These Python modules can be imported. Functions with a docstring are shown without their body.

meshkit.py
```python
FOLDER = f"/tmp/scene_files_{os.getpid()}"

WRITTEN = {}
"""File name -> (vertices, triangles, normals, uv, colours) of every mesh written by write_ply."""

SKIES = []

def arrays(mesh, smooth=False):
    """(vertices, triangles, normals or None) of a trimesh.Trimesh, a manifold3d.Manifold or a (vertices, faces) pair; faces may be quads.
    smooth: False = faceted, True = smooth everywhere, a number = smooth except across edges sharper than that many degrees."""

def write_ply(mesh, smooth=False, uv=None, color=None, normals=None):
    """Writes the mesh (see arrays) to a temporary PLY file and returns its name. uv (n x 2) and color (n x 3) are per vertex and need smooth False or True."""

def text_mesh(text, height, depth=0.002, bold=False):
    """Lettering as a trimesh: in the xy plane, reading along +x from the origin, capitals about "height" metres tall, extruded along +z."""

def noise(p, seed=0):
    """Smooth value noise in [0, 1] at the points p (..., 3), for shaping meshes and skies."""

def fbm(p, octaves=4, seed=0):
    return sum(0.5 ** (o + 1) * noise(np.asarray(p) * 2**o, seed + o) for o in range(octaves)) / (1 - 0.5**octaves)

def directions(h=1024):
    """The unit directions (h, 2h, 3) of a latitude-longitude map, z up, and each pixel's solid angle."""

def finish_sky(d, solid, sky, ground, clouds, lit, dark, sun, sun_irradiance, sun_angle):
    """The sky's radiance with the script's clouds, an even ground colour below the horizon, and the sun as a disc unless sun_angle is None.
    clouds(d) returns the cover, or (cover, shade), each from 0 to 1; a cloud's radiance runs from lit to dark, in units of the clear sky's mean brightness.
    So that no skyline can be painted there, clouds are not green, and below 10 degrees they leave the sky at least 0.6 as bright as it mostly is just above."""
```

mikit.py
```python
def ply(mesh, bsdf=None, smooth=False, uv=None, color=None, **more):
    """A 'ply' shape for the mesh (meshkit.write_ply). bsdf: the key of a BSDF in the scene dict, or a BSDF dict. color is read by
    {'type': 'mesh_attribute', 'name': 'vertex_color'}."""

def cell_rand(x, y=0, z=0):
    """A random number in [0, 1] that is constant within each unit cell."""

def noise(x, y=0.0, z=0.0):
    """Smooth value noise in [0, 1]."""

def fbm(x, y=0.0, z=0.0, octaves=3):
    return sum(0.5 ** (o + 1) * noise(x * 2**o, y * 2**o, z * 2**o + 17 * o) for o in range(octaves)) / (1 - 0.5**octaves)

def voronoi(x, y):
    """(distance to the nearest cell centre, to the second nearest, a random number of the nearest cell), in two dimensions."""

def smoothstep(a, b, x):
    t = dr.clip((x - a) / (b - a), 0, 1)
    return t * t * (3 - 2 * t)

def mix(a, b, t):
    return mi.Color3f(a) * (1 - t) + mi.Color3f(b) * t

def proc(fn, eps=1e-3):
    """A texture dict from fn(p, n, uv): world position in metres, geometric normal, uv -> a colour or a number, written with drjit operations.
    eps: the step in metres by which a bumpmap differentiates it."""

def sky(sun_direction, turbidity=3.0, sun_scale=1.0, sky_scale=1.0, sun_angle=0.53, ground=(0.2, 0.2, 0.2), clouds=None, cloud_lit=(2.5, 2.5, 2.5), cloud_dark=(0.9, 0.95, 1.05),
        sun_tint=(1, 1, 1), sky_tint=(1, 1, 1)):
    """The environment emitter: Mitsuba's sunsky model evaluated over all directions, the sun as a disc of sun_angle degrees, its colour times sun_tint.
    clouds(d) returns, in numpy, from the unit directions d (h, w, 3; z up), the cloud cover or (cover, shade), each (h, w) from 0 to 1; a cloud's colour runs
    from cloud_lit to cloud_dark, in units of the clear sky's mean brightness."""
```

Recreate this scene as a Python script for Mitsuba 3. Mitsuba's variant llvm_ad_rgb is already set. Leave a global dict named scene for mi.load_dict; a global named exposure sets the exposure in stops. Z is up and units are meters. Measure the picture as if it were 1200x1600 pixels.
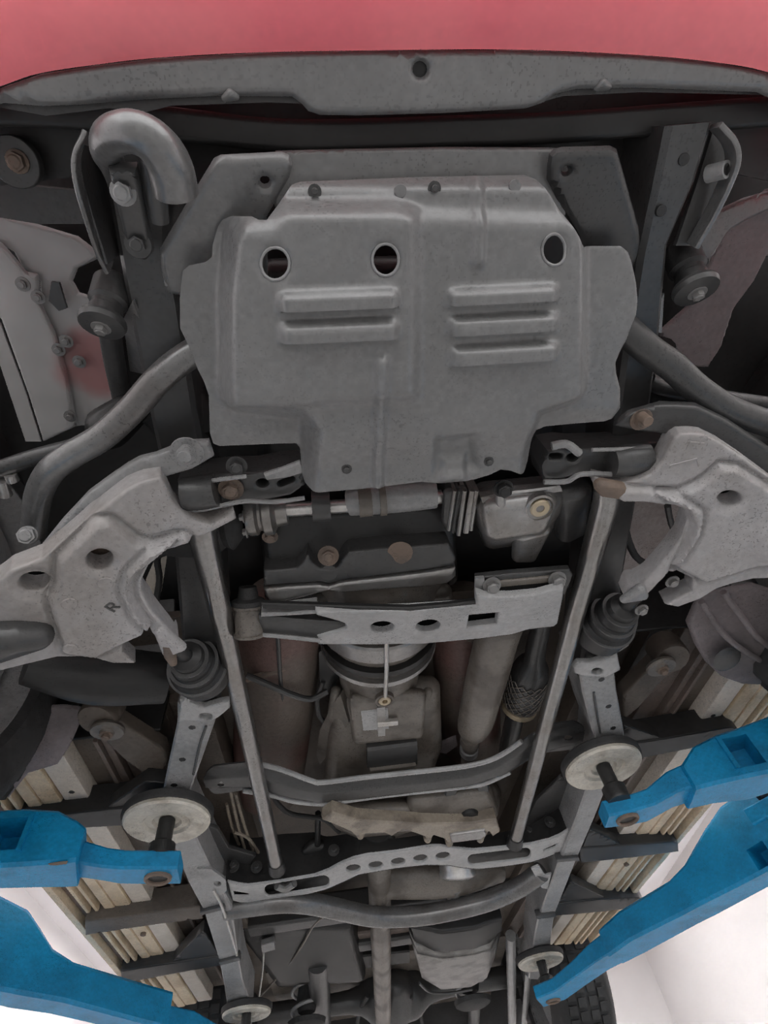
import math, random
import numpy as np, trimesh, shapely, manifold3d as m3
import shapely.geometry as sg
from scipy.spatial import Delaunay
import drjit as dr
import mitsuba as mi
import mikit, meshkit
from mikit import noise, fbm, smoothstep, mix

random.seed(7)
rng = np.random.default_rng(7)
T = mi.ScalarTransform4f
scene, labels = {'type': 'scene'}, {}

# ------------------------------------------------------------------ camera, light, exposure
exposure = 1.74
CAM = np.array([-0.109, 0.0, 1.45])                 # phone held low under the nose of the car; car centre line is x = 0
MAT = np.array([[0.99260096, 0.00799602, -0.12115858],      # rows: image right, image down, view direction
                [-0.07565955, 0.82116538, -0.56565277],
                [0.09496826, 0.57063428, 0.81569452]])
F = 850.0
scene['camera'] = {'type': 'perspective', 'fov_axis': 'x', 'fov': math.degrees(2 * math.atan(600 / F)), 'near_clip': 0.02, 'far_clip': 200.0,
                   'to_world': T().look_at(origin=CAM.tolist(), target=(CAM + MAT[2]).tolist(), up=(-MAT[1]).tolist())}
scene['sky'] = {'type': 'constant', 'radiance': {'type': 'rgb', 'value': [0.75, 0.745, 0.745]}}     # bright overcast beyond the open front of the workshop

# ------------------------------------------------------------------ materials
def rgb(c): return {'type': 'rgb', 'value': list(c) if np.ndim(c) else [c] * 3}

def mottled(base, dirt, amount=0.5, freq=9.0, fine=60.0, grit=0.2, pits=0.30):
    b, d = np.broadcast_to(base, 3), np.broadcast_to(dirt, 3)
    def fn(p, n, uv):
        a = fbm(p.x * freq, p.y * freq, p.z * freq, 4)
        f = noise(p.x * fine * 3, p.y * fine * 3, p.z * fine * 3)
        t = smoothstep(0.42, 0.72, a) * amount
        spot = noise(p.x * 460 + 7, p.y * 460, p.z * 460)
        patch = smoothstep(0.40, 0.68, noise(p.x * 21, p.y * 21, p.z * 21 + 5))
        pit = 1 - pits * smoothstep(0.66, 0.82, spot) * (0.25 + 0.75 * patch)
        return mix(b.tolist(), d.tolist(), t) * pit * (1 - grit / 2 + grit * f * (0.6 + 0.8 * noise(p.x * 520, p.y * 520, p.z * 520)))
    return mikit.proc(fn)

def mat(name, base, rough=0.5, metal=0.0, spec=0.5, bump=0.0, bfreq=220.0, **kw):
    b = {'type': 'principled', 'base_color': base if isinstance(base, dict) else rgb(base), 'roughness': rough, 'metallic': metal, 'specular': spec, **kw}
    if bump:
        b = {'type': 'bumpmap', 'arbitrary': mikit.proc(lambda p, n, uv: fbm(p.x * bfreq, p.y * bfreq, p.z * bfreq, 2), eps=1e-3), 'scale': bump, 'bsdf': b}
    scene[name] = {'type': 'twosided', 'bsdf': b}

mat('m_skid', mottled(0.15, 0.178, 0.6, 7, pits=0.25), 0.32, spec=0.9)
mat('m_dark', mottled(0.040, 0.06, 0.6, 8), 0.36, spec=0.7)
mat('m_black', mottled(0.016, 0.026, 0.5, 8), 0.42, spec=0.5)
mat('m_frame', mottled(0.25, 0.16, 0.6, 10), 0.34, spec=0.8)
mat('m_plate', mottled(0.33, 0.23, 0.55, 14), 0.34, spec=0.8)
mat('m_arm', mottled((0.33, 0.32, 0.32), (0.22, 0.20, 0.185), 0.7, 11), 0.42, spec=0.8)
def panel_colour(p, n, uv):
    q = dr.sqrt(dr.square(p.x + 0.445) + dr.square(p.y - 0.285)) + 0.03 * (fbm(p.x * 30, p.y * 30, 1.0, 3) - 0.5)
    return mix([0.44, 0.44, 0.44], [0.42, 0.22, 0.22], 1 - smoothstep(0.035, 0.07, q)) * (0.8 + 0.4 * fbm(p.x * 12, p.y * 12, 3.0, 3))
mat('m_panel', mikit.proc(panel_colour), 0.5)
mat('m_steel', mottled((0.32, 0.315, 0.31), (0.24, 0.215, 0.195), 0.5, 22), 0.22, metal=0.92)
mat('m_bright', mottled((0.62, 0.61, 0.60), (0.4, 0.36, 0.3), 0.5, 20), 0.32, metal=0.8)
mat('m_alu', mottled((0.36, 0.355, 0.35), (0.18, 0.16, 0.14), 0.6, 18), 0.30, metal=0.7)
mat('m_cast', mottled((0.155, 0.138, 0.12), (0.07, 0.058, 0.048), 0.85, 14), 0.42, spec=0.7)
mat('m_castlight', mottled((0.27, 0.232, 0.185), (0.13, 0.105, 0.083), 0.85, 22), 0.42, spec=0.7)
mat('m_tunnel', mottled((0.11, 0.09, 0.076), (0.15, 0.078, 0.07), 0.8, 7), 0.5)
mat('m_pan', mottled((0.115, 0.095, 0.078), (0.06, 0.05, 0.042), 0.8, 6), 0.55)
mat('m_tan', mottled((0.66, 0.54, 0.39), (0.44, 0.33, 0.21), 0.7, 10), 0.5)
mat('m_beige', mottled((0.64, 0.58, 0.51), (0.46, 0.40, 0.33), 0.6, 9), 0.55)
mat('m_pinkish', mottled((0.17, 0.135, 0.118), (0.10, 0.085, 0.072), 0.7, 8), 0.5)
mat('m_bar', mottled((0.20, 0.20, 0.20), (0.11, 0.10, 0.095), 0.6, 12), 0.27, metal=0.55)
mat('m_rubber', mottled(0.028, 0.05, 0.6, 12), 0.65, spec=0.35)
mat('m_red', mottled((0.86, 0.20, 0.225), (0.74, 0.125, 0.165), 0.8, 4, grit=0.06, pits=0.0), 0.42, clearcoat=0.5, clearcoat_gloss=0.6)
mat('m_blue', mottled((0.004, 0.23, 0.46), (0.004, 0.15, 0.31), 0.6, 14, pits=0.3), 0.40)
mat('m_pad', mottled((0.62, 0.59, 0.52), (0.36, 0.32, 0.26), 0.7, 24), 0.45, metal=0.3)
mat('m_gold', (0.50, 0.42, 0.30), 0.4, metal=0.6)
mat('m_boltgrey', (0.25, 0.245, 0.24), 0.42, metal=0.5)
mat('m_rust', mottled((0.165, 0.122, 0.095), (0.10, 0.08, 0.068), 0.7, 30), 0.6)
mat('m_muffler', mottled((0.30, 0.29, 0.28), (0.14, 0.135, 0.13), 0.7, 22), 0.36, metal=0.6)
mat('m_wall', (0.52, 0.50, 0.50), 0.7)
mat('m_ceiling', (0.86, 0.84, 0.845), 0.8)
mat('m_wall_left', (0.74, 0.72, 0.725), 0.7)
mat('m_floor', mottled((0.28, 0.28, 0.275), (0.22, 0.215, 0.21), 0.6, 1.5, 8), 0.35)
mat('m_liner', mottled((0.19, 0.165, 0.17), (0.07, 0.065, 0.065), 0.6, 9), 0.55)
mat('m_wrinkle', mottled((0.33, 0.29, 0.28), (0.24, 0.20, 0.19), 0.7, 14), 0.5, bump=0.0025, bfreq=55.0)

# ------------------------------------------------------------------ helpers
used = {}
def add(path, mesh, m, smooth=32, label=None, cat=None, group=None, kind=None, **more):
    k = path
    if path in used:
        used[path] += 1
        k = f'{path}_{used[path]:03d}'
    else:
        used[path] = 0
    scene[k] = mikit.ply(mesh, m, smooth=smooth, **more)
    info = {a: b for a, b in (('label', label), ('category', cat), ('group', group), ('kind', kind)) if b}
    if info: labels[k] = info
    return k

def ray(u, v):
    d = MAT.T @ np.array([(u - 600) / F, (v - 800) / F, 1.0])
    return d

def W(u, v, h):
    """The point of the horizontal plane h above the lens that is seen at (u, v)."""
    d = ray(u, v)
    return CAM + d * (h / d[2])

def zm(x0, y0, s, pts): return [(x0 + a / s, y0 + b / s) for a, b in pts]

class Plane:
    """A plane of the car: horizontal (one height) or through three measured points."""
    def __init__(s, *q):
        if len(q) == 1: s.o, s.n = CAM + [0, 0, q[0]], np.array([0, 0, 1.0])
        else:
            a, b, c = (W(*t) for t in q)
            n = np.cross(b - a, c - a); n /= np.linalg.norm(n)
            s.o, s.n = a, n * np.sign(n[2])
        s.e1 = np.array([1, 0, 0]) - s.n * s.n[0]; s.e1 /= np.linalg.norm(s.e1)
        s.e2 = np.cross(s.n, s.e1)
    def w(s, u, v):
        d = ray(u, v)
        return CAM + d * (((s.o - CAM) @ s.n) / (d @ s.n))
    def l(s, pts):
        return np.array([[(s.w(u, v) - s.o) @ s.e1, (s.w(u, v) - s.o) @ s.e2] for u, v in pts])
    def up(s, xy, z):
        xy = np.asarray(xy)
        return s.o + xy[:, :1] * s.e1 + xy[:, 1:2] * s.e2 + np.broadcast_to(z, len(xy))[:, None] * s.n

def chaikin(p, n=2, closed=True):
    p = np.asarray(p, float)
    for _ in range(n):
        q = np.roll(p, -1, 0) if closed else p[1:]
        a = p if closed else p[:-1]
        r = np.empty((2 * len(a), p.shape[1]))
        r[0::2], r[1::2] = a * .8 + q * .2, a * .2 + q * .8
        p = r if closed else np.vstack([p[:1], r, p[-1:]])
    return p

def oval(cx, cy, rx, ry, tilt=0.0, n=20):
    a = np.linspace(0, 2 * math.pi, n, endpoint=False); t = math.radians(tilt)
    x, y = rx * np.cos(a), ry * np.sin(a)
    return list(zip(cx + x * math.cos(t) - y * math.sin(t), cy + x * math.sin(t) + y * math.cos(t)))

def stadium(ax, ay, bx, by, r, n=8):
    g = sg.LineString([(ax, ay), (bx, by)]).buffer(r, quad_segs=n)
    return list(g.exterior.coords)[:-1]

def resample(c, res):
    c = np.asarray(c); out = []
    for a, b in zip(c[:-1], c[1:]):
        k = max(1, int(math.ceil(np.linalg.norm(b - a) / res)))
        out += [a + (b - a) * i / k for i in range(k)]
    return np.array(out)

def sheet(poly, res, roll=0.0):
    """A triangulated planar region: (points, triangles, distance to the edge)."""
    if not poly.is_valid: poly = poly.buffer(0)
    if poly.geom_type != 'Polygon': poly = max(poly.geoms, key=lambda g: g.area)
    rings = [poly.exterior, *poly.interiors]
    pts = [resample(np.array(r.coords)[:, :2], res * .8) for r in rings]
    step = res
    if roll:
        for k in (.25, .6, 1.0):
            g = poly.buffer(-roll * k)
            for q in getattr(g, 'geoms', [g]):
                for r in ([q.exterior, *q.interiors] if not q.is_empty else []):
                    pts.append(resample(np.array(r.coords), res * .8))
        step = roll * 1.15 + res * .3
    x0, y0, x1, y1 = poly.bounds
    gx, gy = np.meshgrid(np.arange(x0 + res * .37, x1, res), np.arange(y0 + res * .41, y1, res))
    gx = gx + (np.arange(len(gx)) % 2)[:, None] * res * .5
    g = np.column_stack([gx.ravel(), gy.ravel()])
    edge = poly.boundary
    ok = shapely.contains_xy(poly, g[:, 0], g[:, 1])
    g = g[ok]
    if len(g): g = g[shapely.distance(shapely.points(g), edge) > max(step * .6, res * .45)]
    p = np.vstack(pts + [g])
    p = p[np.unique(np.round(p / 1e-5).astype(np.int64), axis=0, return_index=True)[1]]
    t = Delaunay(p).simplices
    c = p[t].mean(1)
    t = t[shapely.contains_xy(poly, c[:, 0], c[:, 1])]
    a = p[t]
    area = np.cross(a[:, 1] - a[:, 0], a[:, 2] - a[:, 0])
    t = np.where((area < 0)[:, None], t[:, ::-1], t)[np.abs(area) > 1e-11]
    return p, t, shapely.distance(shapely.points(p), edge)

def pressed(outline, plane, t=.003, holes=(), disp=None, res=.012, roll=0.0, rnd=0):
    """A pressed plate: outline and holes measured in the photograph on the plane, thickness t away from below, disp(xy) metres downwards."""
    L = plane.l(outline)
    if rnd: L = chaikin(L, rnd)
    poly = sg.Polygon(L, [plane.l(h) for h in holes if len(h) > 2])
    return plate_local(poly, plane, t, disp, res, roll)

def plate_local(poly, plane, t, disp=None, res=.012, roll=0.0):
    p, f, d = sheet(poly, res, roll)
    w = np.zeros(len(p))
    if disp is not None: w -= disp(p)
    if roll:
        q = np.clip(roll - d, 0, roll)
        w += roll - np.sqrt(np.maximum(roll ** 2 - q ** 2, 0))
    lo = plane.up(p, w)
    hi = plane.up(p, np.maximum(w + t, w + .0005) if not roll else np.maximum(t, w + .0005) if disp is None else w + t)
    n = len(p)
    e = np.vstack([f[:, [0, 1]], f[:, [1, 2]], f[:, [2, 0]]])
    key = np.sort(e, 1); _, inv, cnt = np.unique(key, axis=0, return_inverse=True, return_counts=True)
    b = e[cnt[inv.ravel()] == 1]
    side = np.vstack([np.column_stack([b[:, 0], b[:, 1], b[:, 1] + n]), np.column_stack([b[:, 0], b[:, 1] + n, b[:, 0] + n])])
    fs = np.vstack([f[:, ::-1], f + n, side])
    m = trimesh.Trimesh(np.vstack([lo, hi]), fs, process=False)
    return m

def sd_poly(p, L):
    """Signed distance (positive inside)."""
    g = sg.Polygon(L)
    d = shapely.distance(shapely.points(p), g.exterior)
    return np.where(shapely.contains_xy(g, p[:, 0], p[:, 1]), d, -d)

def sstep(a, b, x):
    t = np.clip((x - a) / (b - a), 0, 1)
    return t * t * (3 - 2 * t)

def seg(p, a, b):
    a, b = np.asarray(a), np.asarray(b)
    t = np.clip(((p - a) @ (b - a)) / ((b - a) @ (b - a)), 0, 1)
    return np.linalg.norm(p - a - t[:, None] * (b - a), axis=1), t

def spline(P, n=10):
    P = np.asarray(P, float)
    Q = np.vstack([2 * P[0] - P[1], P, 2 * P[-1] - P[-2]])
    out = []
    for i in range(1, len(Q) - 2):
        t = np.linspace(0, 1, n, endpoint=False)[:, None]
        a, b, c, d = Q[i - 1:i + 3]
        out.append(.5 * (2 * b + (c - a) * t + (2 * a - 5 * b + 4 * c - d) * t ** 2 + (-a + 3 * b - 3 * c + d) * t ** 3))
    return np.vstack(out + [P[-1:]])

def sweep(path, prof, up=(0, 0, 1), scale=None):
    """A closed profile (x sideways, y along up) along a path, capped."""
    P = np.asarray(path, float); prof = np.asarray(prof, float); k = len(prof)
    t = np.gradient(P, axis=0); t /= np.linalg.norm(t, axis=1, keepdims=True)
    up = np.asarray(up, float)
    s = np.cross(t, up); s /= np.linalg.norm(s, axis=1, keepdims=True) + 1e-12
    u = np.cross(s, t)
    sc = np.ones((len(P), 2)) if scale is None else np.broadcast_to(np.asarray(scale, float).reshape(len(P), -1), (len(P), 2))
    V = P[:, None] + (prof[None, :, 0] * sc[:, :1])[..., None] * s[:, None] + (prof[None, :, 1] * sc[:, 1:])[..., None] * u[:, None]
    i, j = np.meshgrid(np.arange(len(P) - 1), np.arange(k), indexing='ij')
    j2 = (j + 1) % k
    q = np.stack([i * k + j, i * k + j2, (i + 1) * k + j2, (i + 1) * k + j], -1).reshape(-1, 4)
    f = np.vstack([q[:, [0, 2, 1]], q[:, [0, 3, 2]]])
    try: cap = np.array(m3.triangulate([prof]))
    except Exception: cap = np.array([[0, a, a + 1] for a in range(1, k - 1)])
    f = np.vstack([f, cap, cap[:, ::-1] + (len(P) - 1) * k])
    m = trimesh.Trimesh(V.reshape(-1, 3), f, process=False)
    m.fix_normals()
    return m

def circ(r, n=16): a = np.linspace(0, 2 * math.pi, n, endpoint=False); return np.column_stack([r * np.cos(a), r * np.sin(a)])
def rrect(w, h, r=.006, n=3):
    return np.array(sg.box(-w / 2 + r, -h / 2 + r, w / 2 - r, h / 2 - r).buffer(r, quad_segs=n).exterior.coords)[:-1]

def tube(pts, r, n=16, sm=8, up=None):
    """pts: (u, v, h) or world points with three numbers and world=True."""
    P = np.array([W(*q) for q in pts]) if up is None else np.asarray(pts, float)
    rr = np.broadcast_to(np.asarray(r, float), len(P))
    if sm:
        S = spline(np.column_stack([P, rr]), sm); P, rr = S[:, :3], S[:, 3]
    keep = np.r_[True, np.linalg.norm(np.diff(P, axis=0), axis=1) > 1e-6]
    P, rr = P[keep], rr[keep]
    t = np.gradient(P, axis=0); t /= np.linalg.norm(t, axis=1, keepdims=True)
    a = np.cross(t[0], [0, 0, 1.0] if abs(t[0][2]) < .9 else [1.0, 0, 0]); a /= np.linalg.norm(a)
    A = []
    for k in t:
        a = a - k * (a @ k); a /= np.linalg.norm(a); A.append(a)
    A = np.array(A); B = np.cross(t, A)
    c = circ(1, n)
    V = P[:, None] + rr[:, None, None] * (c[None, :, :1] * A[:, None] + c[None, :, 1:] * B[:, None])
    i, j = np.meshgrid(np.arange(len(P) - 1), np.arange(n), indexing='ij'); j2 = (j + 1) % n
    q = np.stack([i * n + j, i * n + j2, (i + 1) * n + j2, (i + 1) * n + j], -1).reshape(-1, 4)
    f = np.vstack([q[:, :3], q[:, [0, 2, 3]]])
    cap = np.array([[0, k + 1, k] for k in range(1, n - 1)])
    f = np.vstack([f, cap, cap[:, ::-1] + (len(P) - 1) * n])
    return trimesh.Trimesh(V.reshape(-1, 3), f, process=False)

def frame(d, o=(0, 0, 0)):
    d = np.asarray(d, float) / np.linalg.norm(d)
    a = np.cross(d, [0, 0, 1.0] if abs(d[2]) < .9 else [1.0, 0, 0]); a /= np.linalg.norm(a)
    M = np.eye(4); M[:3, 0], M[:3, 1], M[:3, 2], M[:3, 3] = a, np.cross(d, a), d, o
    return M

def lathe(prof, o, d, n=28):
    """prof: (radius, distance along d) pairs."""
    m = trimesh.creation.revolve(np.asarray(prof, float), sections=n)
    m.apply_transform(frame(d, o)); return m

def cyl(o, d, r, h, n=24, c=.08):
    b = c * min(r, h)
    return lathe([(0, 0), (r - b, 0), (r, b), (r, h - b), (r - b, h), (0, h)], o, d, n)

def hexbolt(o, d=(0, 0, -1), r=.009, washer=1.55, h=.8):
    """Hexagon head with washer, standing out of the surface point o along d."""
    q = [cyl((0, 0, 0), (0, 0, 1), r * washer, r * .25, 20)]
    hx = trimesh.creation.cylinder(r, r * h, sections=6); hx.apply_translation([0, 0, r * (.25 + h / 2)]); q.append(hx)
    q.append(lathe([(0, 0), (r * .75, 0), (r * .6, r * .16), (0, r * .16)], (0, 0, r * (.25 + h)), (0, 0, 1), 16))
    m = cat(q); m.apply_transform(frame(d, o)); return m

def cat(ms): return trimesh.util.concatenate([m if isinstance(m, trimesh.Trimesh) else m for m in ms])

def man(m): 
    a = m.to_mesh(); return trimesh.Trimesh(a.vert_properties[:, :3], a.tri_verts, process=False)

def hull(balls, n=14):
    """Convex hull of spheres [(x, y, z, r)]."""
    return man(m3.Manifold.batch_hull([m3.Manifold.sphere(b[3], n).translate(list(map(float, b[:3]))) for b in balls]))

def pxhull(balls, n=14): return hull([(*W(u, v, h), r) for u, v, h, r in balls], n)

def rbox(c, size, r=.008, M=None, n=10):
    sx, sy, sz = (np.asarray(size, float) / 2 - r)
    m = man(m3.Manifold.batch_hull([m3.Manifold.sphere(r, n).translate([a * sx, b * sy, k * sz]) for a in (-1, 1) for b in (-1, 1) for k in (-1, 1)]))
    if M is not None: m.apply_transform(M)
    m.apply_translation(c); return m

def strip(stations, bevel=.006):
    """A solid bar with a bottom face: stations of (near edge pixel, far edge pixel, height of the bottom, thickness)."""
    V = []
    for (nu, nv), (fu, fv), h, H in stations:
        a, b = W(nu, nv, h), W(fu, fv, h)
        d = (b - a) / np.linalg.norm(b - a); z = np.array([0, 0, 1.0]); e = bevel
        V.append([a + d * e, b - d * e, b + z * e, b + z * (H - e), b - d * e + z * H, a + d * e + z * H, a + z * (H - e), a + z * e])
    V = np.array(V); k = 8
    i, j = np.meshgrid(np.arange(len(V) - 1), np.arange(k), indexing='ij'); j2 = (j + 1) % k
    q = np.stack([i * k + j, i * k + j2, (i + 1) * k + j2, (i + 1) * k + j], -1).reshape(-1, 4)
    cap = np.array([[0, a, a + 1] for a in range(1, k - 1)])
    f = np.vstack([q[:, :3], q[:, [0, 2, 3]], cap[:, ::-1], cap + (len(V) - 1) * k])
    m = trimesh.Trimesh(V.reshape(-1, 3), f, process=False); m.fix_normals(); return m

Zup, Dn = np.array([0, 0, 1.0]), np.array([0, 0, -1.0])

# ------------------------------------------------------------------ the workshop
def quad(a, b, c, d): return trimesh.Trimesh(np.array([a, b, c, d], float), [[0, 1, 2], [0, 2, 3]], process=False)
def slab(x0, x1, y0, y1, z0, z1): 
    m = trimesh.creation.box((x1 - x0, y1 - y0, z1 - z0)); m.apply_translation([(x0 + x1) / 2, (y0 + y1) / 2, (z0 + z1) / 2]); return m
XL, XR, YF, YB, ZC = -3.45, 4.0, -5.0, 10.0, 4.2
add('floor', slab(XL - .2, XR + .2, YF, YB + .2, -.1, 0), 'm_floor', kind='structure', label='light grey painted workshop floor')
add('ceiling', slab(XL - .2, XR + .2, YF, YB + .2, ZC, ZC + .1), 'm_ceiling', kind='structure', label='pale workshop ceiling seen past the sill at lower left')
add('wall_back', slab(XL - .2, XR + .2, YB, YB + .2, 0, ZC), 'm_wall', kind='structure', label='white rear wall of the workshop')
add('wall_right', slab(XR, XR + .2, YF + 2, YB, 0, ZC), 'm_wall', kind='structure', label='bright white wall behind the blue arms at lower right')
add('wall_left', slab(XL - .2, XL - .02, YF + 2, YB, 0, ZC), 'm_wall_left', kind='structure', label='white wall of upright panels at lower left')
y = 3.1
while y < 9.9:
    add('wall_left__panel', rbox((XL - .01, y + .36, 1.45), (.024, .712, 2.88), .004), 'm_wall_left')
    y += .72
add('wall_left__upper_panel', slab(XL - .02, XL, 3.1, 9.9, 2.9, ZC), 'm_wall_left')
def fluorescent(x, y, lab, power=1.0):
    k = add('ceiling_lamp', rbox((x, y, ZC - .03), (.16, 1.5, .06), .01), 'm_wall', label=lab, cat='lamp', group='strip lamps on the workshop ceiling')
    m = slab(x - .06, x + .06, y - .7, y + .7, ZC - .068, ZC - .062)
    scene[k + '__diffuser'] = {**mikit.ply(m, 'm_wall'), 'emitter': {'type': 'area', 'radiance': rgb((46 * power, 45 * power, 44.2 * power))}}
for x in (-2.2, 2.6):
    for y in (-2.0, 1.2, 4.4, 7.6):
        fluorescent(x, y, 'white ceiling strip lamp, %s from the entrance in the %s row' % ({-2.0: 'first', 1.2: 'second', 4.4: 'third', 7.6: 'fourth'}[y], 'left' if x < 0 else 'right'), (0.55 if x < 0 else 1.25) * (1.4 if y > 4 and x < 0 else 0.85))

# ------------------------------------------------------------------ the car: skid plate
C = 'car'
labels[C] = {'label': 'red off-road vehicle on a lift seen from below, grey skid plate and ladder frame', 'category': 'car'}
Psk = Plane((543, 742, .575), (770, 730, .575), (650, 285, .600))
sk_out = [(455, 288), (468, 283), (660, 275), (837, 271.5), (851, 278), (880, 327), (912, 382), (921, 389), (998, 389), (1009, 398), (1015, 415), (1022, 450), (1024, 478),
          (1021, 502), (1013, 520), (1005, 541), (993, 563), (986, 580), (987, 597), (993, 622), (992.5, 653), (982, 673), (970, 678), (920, 682), (874, 687), (860, 694), (856, 705), (852, 722), (846, 745),
          (837, 754), (824, 752), (805, 745), (789, 743), (773, 751), (747, 759), (693, 765), (660, 763), (580, 773), (489, 781), (476, 777), (471, 765), (468, 725), (462, 716), (440, 716),
          (335, 720), (325, 715), (320, 695), (318, 635), (310, 612), (300, 593), (285, 555), (270, 525), (269, 475), (274, 430), (284, 421), (311, 416), (322, 407), (323, 387),
          (332, 356), (340, 345), (356, 339), (393, 338), (404, 343), (417, 343.5), (434, 320)]
holes = [oval(431, 410, 22, 25), oval(600, 404, 20.5, 24.5), oval(866, 390, 18, 24.5), oval(414, 287, 1, 1)]
louv = [((437, 467), (618, 460), 17, 1), ((440, 515), (617, 508), 17, 1), ((700, 463), (868, 455), 15, 0), ((702, 509), (868, 500), 16, 0), ((704, 555), (868, 545), 16, 0)]
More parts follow.
